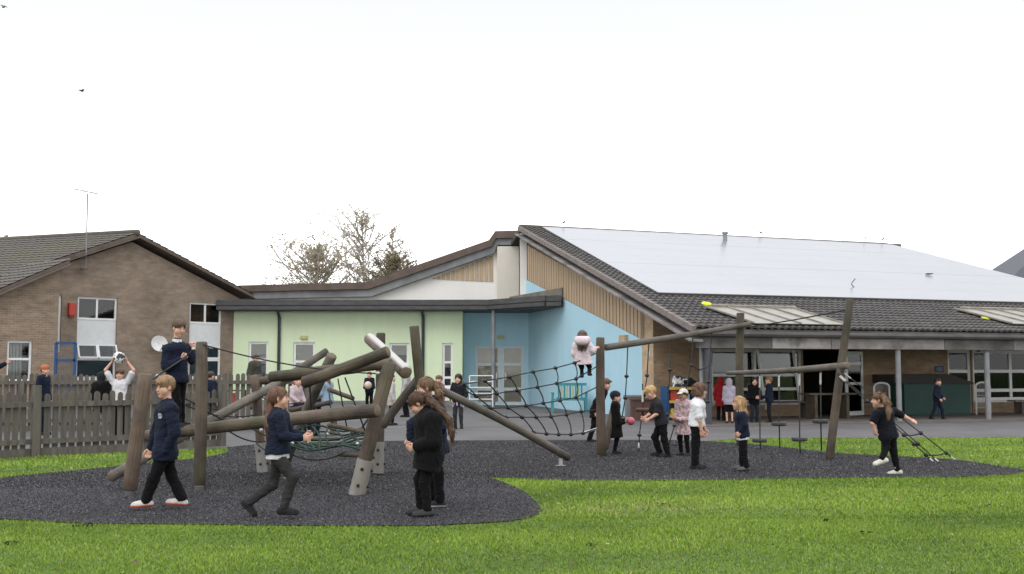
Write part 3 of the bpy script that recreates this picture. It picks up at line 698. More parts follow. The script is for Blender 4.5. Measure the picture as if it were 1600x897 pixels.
for px, py, sz_ in ((130, 825, .05), (17, 852, .06), (1036, 791, .1), (1351, 836, .03), (924, 855, .03), (1290, 816, .03)):
    c = G(px, py)
    for k in range(16):
        p = c + A3(r_.gauss(0, .6) * sz_ * 1.5, r_.gauss(0, .5) * sz_, .012 + r_.uniform(0, .02)); a = unit(A3(r_.gauss(0, 1), r_.gauss(0, 1), r_.gauss(0, .5))); b2 = unit(np.cross(a, A3(r_.gauss(0, .5), r_.gauss(0, .5), 1))); q_ = r_.uniform(.008, .022)
        cl.face([p - a * q_, p + b2 * q_ * .6, p + a * q_, p - b2 * q_ * .6])
cl.build('soil_clods', mat('soil', (.012, .015, .006), (.02, .02, .01), sc=30, spec=.05, bsc=80))['kind'] = 'stuff'
def chips(n, x0, x1, y0, y1, size, seed):
    g = np.random.default_rng(seed); X = g.uniform(x0, x1, n); Y = g.uniform(y0, y1, n); ok = inpoly(X, Y, rubs) & in_view(X, Y); X, Y = X[ok], Y[ok]; n = len(X); c = np.stack([X, Y, .012 + g.uniform(.001, .008, n)], 1)
    a = g.normal(size=(n, 3)); a /= np.linalg.norm(a, axis=1, keepdims=True); b = np.cross(a, g.normal(size=(n, 3))); b /= np.linalg.norm(b, axis=1, keepdims=True); s = (size * g.uniform(.5, 1.3, n))[:, None]
    V = np.empty((n * 4, 3)); V[0::4] = c - a * s; V[1::4] = c + b * s * .5; V[2::4] = c + a * s; V[3::4] = c - b * s * .5; o = mesh_obj('rubber_chips', V, np.arange(n * 4).reshape(-1, 4), M_chip); o['kind'] = 'stuff'
    ca = o.data.color_attributes.new('tone', 'FLOAT_COLOR', 'POINT'); tn = g.random(n) ** 2.2; q = np.ones((n * 4, 4), np.float32); q[:, 0] = np.repeat(tn, 4); ca.data.foreach_set('color', q.ravel())
m, t, b = nt('rubber_chip'); at_ = t.nodes.new('ShaderNodeAttribute'); at_.attribute_name = 'tone'; sp_ = t.nodes.new('ShaderNodeSeparateColor'); t.links.new(at_.outputs['Color'], sp_.inputs[0]); t.links.new(ramp(t, sp_.outputs[0], [(0, (.018, .0175, .0195)), (.5, (.06, .058, .065)), (1, (.24, .235, .25))]), b.inputs['Base Color']); b.inputs['Roughness'].default_value = .7; b.inputs['Specular IOR Level'].default_value = .3; M_chip = m
chips(110000, -6.5, .8, 9.6, 15, .0075, 5); chips(120000, -7, 10, 13, 21.4, .0105, 6)
# fallen leaves on the lawn
lf = MB(); r_ = random.Random(3)
for i in range(260):
    x, y = r_.uniform(-5, 8), r_.uniform(7.3, 15)
    if inpoly(np.array([x]), np.array([y]), rubs)[0] and r_.random() < .8: continue
    s = r_.uniform(.012, .028); a = r_.uniform(0, 6.28); z = .03; c, q = math.cos(a) * s, math.sin(a) * s
    lf.face([(x - c, y - q, z), (x + q * .6, y - c * .6, z + r_.uniform(0, .015)), (x + c, y + q, z + .006), (x - q * .6, y + c * .6, z + r_.uniform(0, .015))], r_.choice((0, 0, 1)))
lo_ = lf.build('fallen_leaves', [mat('leaf_brown', (.1, .06, .03), bs=0), mat('leaf_yellow', (.35, .26, .09), bs=0)]); lo_['kind'] = 'stuff'
# ---------------------------------------------------------------- wall helper
class Wall:
    def __init__(s, p0, e): s.p0 = A3(p0[0], p0[1], 0); s.e = A3(*unit(e[:2]), 0); s.n = A3(s.e[1], -s.e[0], 0)
    def at(s, a, t, z): return s.p0 + s.e * a + s.n * t + A3(0, 0, z)
    def sz(s, px, py): q = on_plane(px, py, s.p0, s.n); return float(np.dot(q - s.p0, s.e)), float(q[2])
    def box(s, mb, a0, a1, t0, t1, z0, z1, mi=0): mb.obox(s.at((a0 + a1) / 2, (t0 + t1) / 2, (z0 + z1) / 2), s.e * abs(a1 - a0) / 2, s.n * abs(t1 - t0) / 2, A3(0, 0, abs(z1 - z0) / 2), mi)
    def cells(s, mb, s0, s1, z0, prof, ops, thick=.22, knots=(), mi=0):
        S = sorted({s0, s1, *[q for o in ops for q in o[:2]], *knots}); S = [q for q in S if s0 <= q <= s1]
        Z = sorted({z0, *[q for o in ops for q in o[2:4]]}); Z = [q for q in Z if q >= z0]
        def hole(a, z): return any(o[0] < a < o[1] and o[2] < z < o[3] for o in ops)
        for a, b in zip(S, S[1:]):
            for c, d in zip(Z, Z[1:]):
                if not hole((a + b) / 2, (c + d) / 2): mb.face([s.at(a, 0, c), s.at(b, 0, c), s.at(b, 0, d), s.at(a, 0, d)], mi, [(a, c), (b, c), (b, d), (a, d)])
            c = Z[-1]; mb.face([s.at(a, 0, c), s.at(b, 0, c), s.at(b, 0, prof(b)), s.at(a, 0, prof(a))], mi, [(a, c), (b, c), (b, prof(b)), (a, prof(a))])
        for a, b, c, d in [o[:4] for o in ops]:
            for q in ([(a, c), (a, d)], [(b, d), (b, c)], [(a, d), (b, d)], [(b, c), (a, c)]):
                (p, r), (u, w) = q; mb.face([s.at(p, 0, r), s.at(u, 0, w), s.at(u, -thick, w), s.at(p, -thick, r)], mi, [(0, 0), (.2, 0), (.2, .2), (0, .2)])
    def window(s, root, a, b, c, d, ms=(), rs=(), fw=.07, t=-.08, name='window', m=None, gm=None, sill=True, only=None):
        m = m or M_pvc; fr = MB()
        s.box(fr, a, a + fw, t - .05, t + .02, c, d); s.box(fr, b - fw, b, t - .05, t + .02, c, d)
        s.box(fr, a + fw, b - fw, t - .05, t + .02, d - fw, d); s.box(fr, a + fw, b - fw, t - .05, t + .02, c, c + fw)
        for q in rs: s.box(fr, a + fw, b - fw, t - .048, t + .018, q - fw * .5, q + fw * .5)
        Z = [c + fw] + [q for r in sorted(rs) for q in (r - fw * .5, r + fw * .5)] + [d - fw]
        for q in ms:
            for i in range(0, len(Z), 2): s.box(fr, q - fw * .5, q + fw * .5, t - .046, t + .016, Z[i], Z[i + 1])
        if sill: s.box(fr, a - .04, b + .04, t + .022, .06, c - .05, c - .003)
        o = fr.build(name, m, root)
        g = MB(); s.box(g, a + .01, b - .01, t - .022, t - .012, c + .01, d - .01); g.build('pane', gm or M_glass, o)
        return o
def room(root, w, a, b, c, d, depth, m=None, t=-.3):
    mb = MB()
    for q in ([(a, -depth, c), (b, -depth, c), (b, -depth, d), (a, -depth, d)], [(a, t, c), (a, -depth, c), (a, -depth, d), (a, t, d)], [(b, t, d), (b, -depth, d), (b, -depth, c), (b, t, c)],
              [(a, t, d), (a, -depth, d), (b, -depth, d), (b, t, d)], [(a, t, c), (b, t, c), (b, -depth, c), (a, -depth, c)]):
        mb.face([w.at(*p) for p in q])
    return mb.build('room_shell', m or M_roomw, root)
def tiles(mb, p0, e, v, w, L, tw=.3, rh=.33, hh=.035, amp=.028, skip=None, mi=0):
    e, v = unit(e), unit(v); n = unit(np.cross(e, v)); n = n if n[2] > 0 else -n
    ns = max(2, int(w / tw * 5)); S = np.linspace(0, w, ns + 1); prof = amp * (np.abs(np.sin(np.pi * S / tw)) ** .6)
    rows = int(round(L / rh)); rr = random.Random(2)
    for r in range(rows):
        a0, a1 = r * rh, (r + 1) * rh + .02; k = len(mb.v); dz = rr.uniform(-.003, .003); ok = [(skip is None or not skip((S[i] + S[i + 1]) / 2, a0 + rh / 2)) for i in range(ns)]
        for i, q in enumerate(S):
            b = p0 + e * q
            mb.v += [tuple(b + v * a0 + n * (prof[i] - .01)), tuple(b + v * a0 + n * (prof[i] + hh + dz)), tuple(b + v * a1 + n * (prof[i] + .004))]
        for i in range(ns):
            if not ok[i]: continue
            a = k + i * 3; mb.f += [(a, a + 3, a + 4, a + 1), (a + 1, a + 4, a + 5, a + 2)]; mb.m += [mi, mi]; mb.uv += [None, None]
# ================================================================ left: brown brick gabled block
pA = P(124, 600, 37.5); pB = P(349, 600, 41.7)
WL = Wall(pA, (pB - pA)); 
LB = thing('brick_building', WL.at(2, 0, 0.0), 'brown brick gabled block with white tall windows behind the picket fence', 'building')
sr, zr = WL.sz(206, 378); se, ze = WL.sz(376, 467); slope = (zr - ze) / (se - sr); sl = sr - (se - sr)
profL = lambda a: zr - abs(a - sr) * slope
s_in0, _ = WL.sz(86, 500)
w1 = WL.sz(122, 463)[0], WL.sz(184, 463)[0]; zt = WL.sz(123, 463)[1]; zb = WL.sz(120, 592)[1]
w2 = WL.sz(297, 471)[0], WL.sz(347, 471)[0]; zt2 = WL.sz(298, 471)[1]
w0 = WL.sz(80, 461)[0], WL.sz(97, 461)[0]
ops = [(w0[0], w0[1], zb + .9, zt), (w1[0], w1[1], zb, zt), (w2[0], w2[1], zb, zt)]
mb = MB(); WL.cells(mb, sl, se, -.1, profL, ops, knots=(sr,)); 
# right hand return wall
rp = on_plane(0, 378, (0, 0, zr + .25), (0, 0, 1)); rd = unit((rp - WL.at(sr, 0, zr + .25)) * A3(1, 1, 0))
q0 = WL.at(se, 0, 0); mb.face([q0 + A3(0, 0, -.1), q0 + rd * 14 + A3(0, 0, -.1), q0 + rd * 14 + A3(0, 0, ze), q0 + A3(0, 0, ze)], 0, [(0, 0), (14, 0), (14, ze), (0, ze)])
mb.build('wall', M_brickL, LB)
M_wpanel = mat('white_panel', (.66, .67, .68), (.6, .61, .62), rough=.4, bs=0)
for (a, b), zz in ((w1, 0), (w2, 0)):
    zm1 = zb + (zt - zb) * .72; zm2 = zb + (zt - zb) * .43; zm3 = zb + (zt - zb) * .25
    WL.window(LB, a, b, zm1, zt, ms=[(a + b) / 2], sill=False)
    pn = MB(); WL.box(pn, a, b, -.13, -.075, zm2, zm1 - .003); pn.build('infill_panel', M_wpanel, LB)
    WL.window(LB, a, b, zm3, zm2 - .003, ms=[(a + b) / 2], sill=False)
    WL.window(LB, a, b, zb, zm3 - .003, sill=True)
    c_ = (a + b) / 2
    if a == w1[0]:   # the two middle lights stand ajar
        for x0, x1 in ((a, c_), (c_, b)):
            ca = MB(); h = zm2 - zm3 - .05; d0 = WL.at(0, 0, 0); dn_ = unit(A3(0, 0, -1) + WL.n * .33)
            T0, T1 = WL.at(x0 + .03, .0, zm2 - .05), WL.at(x1 - .03, .0, zm2 - .05)
            for p, q in ((T0, T1), (T0 + dn_ * h, T1 + dn_ * h)): ca.bar(p, q, .06, .06)
            for p in (T0, T1): ca.bar(p, p + dn_ * h, .06, .06, up=WL.e)
            o = ca.build('open_casement', M_pvc, LB); g = MB(); g.prism([T0, T1, T1 + dn_ * h, T0 + dn_ * h], WL.n * .008); g.build('pane', M_glass, o)
WL.window(LB, w0[0], w0[1], zb + .9, zt, sill=False, fw=.12)
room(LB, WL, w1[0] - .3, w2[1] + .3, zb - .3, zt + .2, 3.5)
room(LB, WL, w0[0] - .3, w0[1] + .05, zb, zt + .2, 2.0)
# roof slopes
rf = MB(); dr = A3(0, 0, 1)
top = WL.at(sr, 0, zr + .30); lft = WL.at(sl - .4, 0, zr + .30 - (sr - sl + .4) * slope); rgt = WL.at(se + .35, 0, zr + .30 - (se - sr + .35) * slope); fo = -rd * .25
for aa in (lft, rgt):
    rf.prism([top + fo, aa + fo, aa + rd * 15, top + rd * 15], A3(0, 0, -.14), 1)
L_ = np.linalg.norm(top - lft); tiles(rf, lft + fo + A3(0, 0, .012), rd, top - lft, 15, L_, tw=.3, rh=.31)
tiles(rf, rgt + fo + A3(0, 0, .012), rd, top - rgt, 15, np.linalg.norm(top - rgt), tw=.3, rh=.31)
roofL = rf.build('roof', [M_tileL, M_brownf], LB)
mb = MB(); mb.tube([top + fo * 1.1 + A3(0, 0, .02), top + rd * 15 + A3(0, 0, .02)], .12, 10); mb.build('ridge_tiles', M_tileL, roofL, smooth=True)
mb = MB()
for aa in (lft, rgt): mb.bar(top + fo * 1.12 + A3(0, 0, -.16), aa + fo * 1.12 + A3(0, 0, -.16), .03, .26, up=WL.n)
mb.build('bargeboard', M_brownf, LB)
# ---- lower block in front of it on the far left
pC = P(88, 600, 34.6); W2 = Wall(pC, WL.e)
LB2 = thing('brick_annexe', W2.at(-2, 0, 0), 'paler brick annexe with lean-to tiled roof at the left edge of the picture', 'building')
z2 = W2.sz(89, 421)[1]; s2, z2b = W2.sz(0, 461); k2 = (z2 - z2b) / (0 - s2)
a0, a1 = W2.sz(12, 533)[0], W2.sz(51, 533)[0]; wz1 = W2.sz(30, 532)[1]; wz0 = W2.sz(30, 596)[1]; rz = W2.sz(30, 561)[1]
mb = MB(); W2.cells(mb, -6, 0, -.1, lambda a: z2 + a * k2, [(a0, a1, wz0, wz1)]); q0 = W2.at(0, 0, 0)
mb.face([q0, q0 - W2.n * 2.2, q0 - W2.n * 2.2 + A3(0, 0, z2), q0 + A3(0, 0, z2)], 0, [(0, 0), (2, 0), (2, z2), (0, z2)]); mb.build('wall', brick_mat('tan_brick', (.27, .2, .14), (.21, .15, .11), (.29, .24, .19)), LB2)
W2.window(LB2, a0, a1, wz0, wz1, rs=[rz]); room(LB2, W2, a0 - .2, a1 + .2, wz0 - .2, wz1 + .2, 2.0)
cu = MB(); M_curt = mat('curtain', (.5, .5, .49), (.36, .36, .36), sc=3, stretch=(14, 14, .3), bs=0)
for i in range(10): W2.box(cu, a0 + .1 + i * .05, a0 + .14 + i * .05, -.34 - .03 * (i % 2), -.3 - .03 * (i % 2), wz0, wz1)
cu.build('curtain', M_curt, LB2)
tp = W2.at(.18, 0, z2 + .18 * k2 + .22); bt = W2.at(-6.2, 0, z2 - 6.2 * k2 + .22); bk = unit(on_plane(0, 420, (0, 0, tp[2]), (0, 0, 1)) - tp)
rf = MB(); rf.prism([tp + W2.n * .3, bt + W2.n * .3, bt + bk * 9, tp + bk * 9], A3(0, 0, -.14), 1); tiles(rf, bt + W2.n * .3 + A3(0, 0, .012), bk, tp - bt, 9, np.linalg.norm(tp - bt), rh=.31)
rf.build('roof', [M_tileL, M_brownf], LB2); mb = MB(); mb.bar(tp + W2.n * .33 + A3(0, 0, -.15), bt + W2.n * .33 + A3(0, 0, -.15), .03, .26, up=W2.n); mb.build('bargeboard', M_brownf, LB2)
# fittings on the gable
q = WL.sz(111, 483); AB = thing('alarm_box', WL.at(q[0], 0, q[1]), 'red alarm box fixed high on the brown brick wall', 'alarm')
mb = MB(); WL.box(mb, q[0] - .12, q[0] + .12, .004, .13, q[1] - .2, q[1] + .2); mb.build('cover', mat('red_plastic', (.5, .05, .03), (.4, .04, .03), rough=.4, bs=0), AB)
mb = MB(); WL.box(mb, q[0] - .09, q[0] + .09, .01, .09, q[1] - .27, q[1] - .203); mb.build('lamp', mat('red_lamp', (.3, .02, .02), rough=.2, bs=0), AB)
q = WL.sz(241, 538); DS = thing('satellite_dish', WL.at(q[0], 0, q[1]), 'round pale grey satellite dish on the brown brick wall', 'satellite dish')
mb = MB(); c = WL.at(q[0], .32, q[1]); nn = unit(WL.n + A3(-.25, 0, .25)); ex = unit(np.cross(A3(0, 0, 1), nn)); ey = np.cross(nn, ex); rr_ = [0, .1, .2, .28, .3]
for i in range(4):
    for j in range(24):
        f_ = lambda r, a: c + ex * math.cos(a) * r + ey * math.sin(a) * r + nn * (r * r * .9)
        a, b = j / 24 * 6.2832, (j + 1) / 24 * 6.2832; mb.face([f_(rr_[i], a), f_(rr_[i + 1], a), f_(rr_[i + 1], b), f_(rr_[i], b)] if i else [f_(0, 0), f_(rr_[1], a), f_(rr_[1], b)])
mb.build('dish', mat('dish_grey', (.62, .62, .61), (.52, .52, .51), rough=.5, bs=0), DS, smooth=True)
mb = MB(); mb.tube([WL.at(q[0], .01, q[1]), c], .025); mb.tube([c - ey * .27 + nn * .07, c - ey * .2 + nn * .4], .012); mb.tube([c - ey * .2 + nn * .38, c - ey * .17 + nn * .46], .03); mb.build('arm', M_steel, DS)
q = WL.sz(134, 402); AE = thing('television_aerial', WL.at(q[0], .35, q[1]), 'thin roof aerial on a tall mast at the left gable', 'aerial')
dpt = WL.at(q[0], .35, q[1])[1]; mb = MB(); mb.tube([P(134, 420, dpt), P(137, 303, dpt)], .022, 8); mb.build('mast', M_steel, AE)
mb = MB(); A_, B_ = P(115, 295, dpt), P(153, 303, dpt + .5); mb.tube([A_, B_], .014, 6); ax = unit(B_ - A_); up_ = unit(np.cross(ax, (0, 1, .3)))
for i in range(9):
    p = A_ + (B_ - A_) * (i / 8); L = .09 + .02 * i; sdv = unit(np.cross(ax, (0, 0, 1))); mb.tube([p - sdv * L, p + sdv * L], .006, 5)
mb.tube([P(131, 299, dpt), P(134, 304, dpt), P(140, 305, dpt), P(143, 301, dpt)], .01, 5); mb.build('boom', M_steel, AE)
mb = MB()
mb.bar(P(132, 398, dpt) - WL.n * .3, P(132, 424, dpt) - WL.n * .3, .05, .05, up=WL.n)
for yy in (402, 420): p = P(132, yy, dpt); mb.bar(p, p - WL.n * .35, .05, .05); mb.bar(p - WL.e * .15, p + WL.e * .12, .05, .05)
mb.build('bracket', M_brownf, AE)
# ================================================================ middle: green low block
DG = 42.0; WG = Wall((-11.3, DG), (1, 0)); MBd = thing('low_building', (-4, DG, 0), 'low flat-roofed classroom block with pale green wall and dark canopy', 'building')
def gX(px): return (px - 800) / F * DG * 1.0
def X2s(px, py=560): return WG.sz(px, py)[0]
def Zg(py, px=600): return WG.sz(px, py)[1]
ztop = Zg(478); s_end = X2s(722.5)
og = []
specs = [('window', 388, 419, 534, 596, [], [562], 0), ('door', 458, 492, 535, 632, [], [565, 600], 1), ('window', 608, 639, 536, 570, [], [], 0), ('window', 691, 708, 536, 606, [], [566, 590], 0)]
for k in specs:
    og.append((X2s(k[1]), X2s(k[2]), .25 if k[3 + 4] else Zg(k[4]), Zg(k[3])))
mb = MB(); WG.cells(mb, 0, s_end, -.05, lambda a: ztop, og)
q0 = WG.at(s_end, 0, 0); mb.face([q0, q0 + A3(0, 1.4, 0), q0 + A3(0, 1.4, ztop), q0 + A3(0, 0, ztop)]); mb.build('wall', M_green, MBd)
M_blind = mat('blind', (.5, .48, .42), (.42, .4, .35), sc=1.5, stretch=(1, 1, 30), bs=0)
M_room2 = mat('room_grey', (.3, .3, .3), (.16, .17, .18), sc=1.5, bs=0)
for k, o in zip(specs, og):
    w = WG.window(MBd, *o, ms=k[5], rs=[Zg(q) for q in k[6]], fw=.09, name=k[0], sill=k[0] == 'window')
    if k[0] == 'door':
        h_ = MB(); WG.box(h_, o[1] - .13, o[1] - .1, -.055, .0, 1.1, 1.35); h_.build('handle', M_steel, w)
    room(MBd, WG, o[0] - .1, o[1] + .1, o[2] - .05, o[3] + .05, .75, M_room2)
    bl = MB(); WG.box(bl, o[0] + .08, o[1] - .08, -.15, -.14, o[3] - (o[3] - o[2]) * (.42 if k[0] == 'door' else .55), o[3] - .05); bl.build('blind', M_blind, MBd)
mb = MB(); WG.box(mb, 0, s_end, .004, .02, -.05, .22); mb.build('plinth', M_lead, MBd)
mb = MB(); c = WG.sz(475, 527); WG.box(mb, c[0] - .13, c[0] + .13, .003, .09, c[1] - .06, c[1] + .06); mb.build('bulkhead_lamp', mat('yellow_lens', (.5, .47, .2), rough=.4, bs=0), MBd)
# blue recess behind the canopy
WR = Wall((-1.93, 43.3), (1, 0)); o = (WR.sz(742, 560)[0], WR.sz(819, 560)[0], .02, WR.sz(780, 540)[1]); WR_e = WR.sz(828, 560)[0]
mb = MB(); WR.cells(mb, 0, WR_e + .6, -.05, lambda a: 4.2, [o]); mb.build('recess_wall', M_blue, MBd)
mid_ = WR.sz(783, 560)[0]
for a, b in ((o[0], mid_ - .003), (mid_ + .003, o[1])):
    w = WR.window(MBd, a, b, o[2], o[3], rs=[o[2] + .62, o[2] + 1.6], fw=.12, name='glazed_door', m=mat('pale_door_frame', (.55, .62, .66), (.5, .57, .6), rough=.45, bs=0), sill=False)
    h_ = MB(); ss = (b - .2, b - .15) if b < mid_ + .1 else (a + .15, a + .2); WR.box(h_, *ss, -.055, .02, 1.0, 1.3); h_.build('handle', M_pvc, w)
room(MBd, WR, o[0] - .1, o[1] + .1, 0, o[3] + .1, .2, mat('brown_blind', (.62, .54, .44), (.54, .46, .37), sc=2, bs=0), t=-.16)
mb = MB(); c = WR.sz(782, 527); WR.box(mb, c[0] - .14, c[0] + .14, .003, .08, c[1] - .06, c[1] + .06); mb.build('bulkhead_lamp', _mc['yellow_lens'], MBd)
# canopy with its end turned out over the doors
zc0, zc1 = Zg(491.5), Zg(472)
plan = [(-11.25, 41.45), (-.9, 41.25), (1.25, 38.95), (1.78, 38.8), (1.82, 38.95), (.7, 43.2), (-11.25, 43.2)]
mb = MB(); mb.prism([(x, y, zc0 + .12) for x, y in plan], (0, 0, zc1 - zc0 - .16), 0)
cp_ = mb.build('canopy', M_dark, MBd)
mb = MB(); FR = plan[:4]
for a, b in zip(FR, FR[1:]):
    A_, B_ = A3(*a, 0), A3(*b, 0); n_ = unit(np.cross(B_ - A_, (0, 0, 1))) ; zz = zc1
    mb.bar(A_ + n_ * .05 + A3(0, 0, zc1 - .06), B_ + n_ * .05 + A3(0, 0, zc1 - .06), .06, .2); mb.bar(A_ + n_ * .07 + A3(0, 0, zc0 + .22), B_ + n_ * .07 + A3(0, 0, zc0 + .22), .1, .14)
mb.build('gutter', mat('dark_gutter', (.042, .042, .044), (.07, .07, .073), sc=2.5, rough=.55, stretch=(1, 1, 3)), cp_)
mb = MB(); A_, B_ = A3(-.1, 40.9, zc1), A3(1.8, 38.95, zc1); mb.prism([A_ + A3(0, 0, -.05), B_ + A3(0, 0, -.05), B_ + A3(0, 0, .33), A_ + A3(0, 0, .13)], (.25, .3, 0)); mb.build('upstand', mat('mossy_felt', (.13, .12, .1), (.2, .18, .15), sc=4, rough=.9), cp_)
for px in (436, 661):
    x = (px - 800) / F * (DG - .1); mb = MB(); mb.tube([(x, DG - .08, .25), (x, DG - .08, zc0 - .12), (x - .02, DG - .3, zc0 + .1), (x - .02, DG - .45, zc0 + .18)], .06, 8)
    mb.tube([(x - .02, DG - .45, zc0 + .1), (x - .02, DG - .45, zc0 + .3)], .09, 8); mb.build('downpipe', mat('navy_pipe', (.03, .04, .06), rough=.4, bs=0), MBd, smooth=40)
x = (771 - 800) / F * 41.2; mb = MB(); mb.tube([(x, 41.2, 0), (x, 41.2, zc0 + .13)], .075, 12); mb.build('canopy_post', M_steel, MBd, smooth=40)
# upper storey set back: rising parapet, timber gable and cream tower
DU = 45.5; WU = Wall((-11.5, DU), (1, 0)); sz = lambda x, y: WU.sz(x, y)
def poly(mb, w, pts, t0, t1, mi=0, uv=True):
    q = [w.at(a, t0, z) for a, z in pts]; mb.prism(q, w.n * (t1 - t0), mi, [tuple(p) for p in pts] if uv else None)
top_ = [(376, 447), (576, 442), (764, 377), (774, 363), (811, 362)]; bot_ = [(376, 468), (581, 464), (772, 397), (776, 386), (811, 386)]
mb = MB(); poly(mb, WU, [sz(376, 500), sz(823, 500), sz(823, 380)] + [sz(x, y - 4) for x, y in bot_[::-1]], -.25, 0); mb.build('upper_wall', M_white, MBd)
f1 = MB(); f2 = MB()
for (a, b), (c, d) in zip(zip(top_, top_[1:]), zip(bot_, bot_[1:])):
    m0, m1 = [((p[0] + q[0]) / 2, p[1] * .52 + q[1] * .48) for p, q in ((a, c), (b, d))]
    poly(f1, WU, [sz(*m0), sz(*m1), sz(*b), sz(*a)], -.4, .42); poly(f2, WU, [sz(*c), sz(*d), sz(m1[0], m1[1] + .2), sz(m0[0], m0[1] + .2)], -.4, .3)
    rz_ = [WU.at(sz(*p)[0], t_, sz(*p)[1] - .03) for p, t_ in ((a, -.38), (b, -.38))]; f1.prism([rz_[0], rz_[1], rz_[1] + A3(0, 9, -.3), rz_[0] + A3(0, 9, -.3)], (0, 0, -.1))
f1.build('roof_edge', M_brownf, MBd); f2.build('fascia', M_lead, MBd)
def boards(root, w, pts, t0, pitch=.19, gap=.02):
    mb = MB(); S = [p[0] for p in pts]; a, b = min(S), max(S)
    def zr_(x):
        zs = []
        for (x1, z1), (x2, z2) in zip(pts, pts[1:] + pts[:1]):
            if x1 != x2 and min(x1, x2) - 1e-6 <= x <= max(x1, x2) + 1e-6: zs.append(z1 + (z2 - z1) * (x - x1) / (x2 - x1))
        return (min(zs), max(zs)) if zs else (0, 0)
    n = int((b - a) / pitch); d = (b - a) / n
    for i in range(n):
        x0, x1 = a + i * d + gap, a + (i + 1) * d - gap; l0, h0 = zr_(x0); l1, h1 = zr_(x1)
        if h0 - l0 < .03 and h1 - l1 < .03: continue
        q = [(x0, l0), (x1, l1), (x1, max(h1, l1 + .01)), (x0, max(h0, l0 + .01))]; off = i * 3.17
        mb.prism([w.at(c, t0, z) for c, z in q], w.n * .03, 0, [(c + off, z + off * .3) for c, z in q])
    mb.box(0, .001, 0, .001, -5, -4.999) if False else None
    return mb.build('timber_cladding', M_clad, root)
boards(MBd, WU, [sz(674, 436), sz(771, 440), sz(771, 399)], .01)
mb = MB(); poly(mb, WU, [sz(777, 500), sz(811, 500), sz(811, 384), sz(777, 384)], .02, .3); mb.build('tower', M_cream, MBd)
# ================================================================ right: hall with long solar roof
Ee = unit((.944, .331, 0)); E0 = P(1087, 514, 27.2); RL = P(812, 356, 43.8); Vv = RL - E0
nR = unit(np.cross(Ee, Vv)); nR = nR if nR[2] > 0 else -nR
HB = thing('hall_building', (6, 31, 0), 'school hall with long solar panel roof, blue side wall and open veranda', 'building')
onR = lambda x, y, off=0: on_plane(x, y, E0 + nR * off, nR)
Vu = unit(Vv); RRr = onR(1405, 386); Hd = unit(onR(1600, 438) - RRr); L_R = np.linalg.norm(Vv)
# where the hip reaches the eaves
M2 = np.array([Ee[:2], -Hd[:2]]).T; k = np.linalg.solve(M2, (RRr - E0)[:2]); EH = E0 + Ee * k[0]
mb = MB(); mb.prism([E0, EH, RRr, RL], A3(0, 0, -.16), 0)
bkv = A3(-Vu[0], -Vu[1], 0) * -1; dep = 14.0
B0 = RL + A3(bkv[0], bkv[1], 0) * dep + A3(0, 0, -Vv[2] * .8); B1 = RRr + A3(bkv[0], bkv[1], 0) * dep + A3(0, 0, -Vv[2] * .8) + Ee * 8
mb.prism([RL, RRr, B1, B0], A3(0, 0, -.16), 0); mb.prism([RRr, EH, B1], A3(0, 0, -.16), 0)
mb.build('roof', M_tile, HB)
pE = np.linalg.norm(onR(1030, 464) - (E0 + Ee * np.dot(onR(1030, 464) - E0, Ee))); 
def sv(p): d = p - E0; M_ = np.array([Ee, Vu]).T; return np.linalg.lstsq(M_, d, rcond=None)[0]
ps, pt_ = sv(onR(1028, 464)); ps2, pt2 = sv(onR(846, 359)); rs_, rt_ = sv(onR(1400, 388)); h1s, h1t = sv(onR(1600, 440)); b2s, b2t = sv(onR(1600, 482))
hipx = lambda tt: rs_ + (tt - rt_) / (h1t - rt_) * (h1s - rs_)
sky_s0, sky_t0 = sv(onR(1150, 513)); sky_s1, _ = sv(onR(1322, 513)); sky_t1 = sv(onR(1190, 489))[1]
mb = MB(); tiles(mb, E0 + nR * .012, Ee, Vu, k[0] - .2, L_R, tw=.2, rh=.34, hh=.045, amp=.055, skip=lambda a, b: (a > ps + .35 and b > pt_ + .5) or a > hipx(b) + .1)
tl_ = mb.build('roof_tiles', M_tile, HB)
# verge tiles: stepped ends down the blue gable
mb = MB(); nrow = int(L_R / .34)
for i in range(nrow):
    c = E0 + Vu * (i * .34 + .17) - Ee * .05 + nR * .0; mb.obox(c + nR * .0, Ee * .06, unit(Vu + nR * -.05) * .172, nR * .075)
mb.build('verge_tiles', mat('verge_tile', (.15, .125, .115), (.21, .18, .165), sc=5, rough=.85), HB)
mb = MB(); rows = 8
for i in range(rows):
    t0_, t1_ = pt_ + (pt2 - pt_) * i / rows + (.004 if i % 3 else .015), pt_ + (pt2 - pt_) * (i + 1) / rows - .004
    ls = lambda tt: ps + (ps2 - ps) * (tt - pt_) / (pt2 - pt_)
    s0a, s0b = ls(t0_), ls(t1_); e0, e1 = hipx(t0_), hipx(t1_)
    n = 1
    for j in range(n):
        f0, f1 = j / n, (j + 1) / n; W0 = lambda f, a, b: a + (b - a) * f
        g = .006
        q = [(W0(f0, s0a, e0) + g, t0_), (W0(f1, s0a, e0) - g, t0_), (W0(f1, s0b, e1) - g, t1_), (W0(f0, s0b, e1) + g, t1_)]
        zo = .13
        mb.prism([E0 + Ee * a + Vu * b + nR * zo for a, b in q], -nR * .04)
mb.build('solar_array', M_panel, HB)
mb = MB(); a_, b_ = E0 + Ee * (ps - .05) + Vu * (pt_ - .1) + nR * .1, E0 + Ee * (hipx(pt_) + 0) + Vu * (pt_ - .1) + nR * .1; mb.bar(a_, b_, .08, .1, up=nR); mb.build('array_rail', M_dark, HB)
mb = MB(); mb.bar(RL + A3(0, 0, .05), RRr + A3(0, 0, .05), .3, .14); mb.build('ridge', M_brownf, HB)
mb = MB(); bo = A3(0, 0, -.27) - Ee * .03; mb.bar(E0 + bo - Vu * .1, RL + bo, .05, .36, up=Ee); mb.build('bargeboard', M_weath, HB)
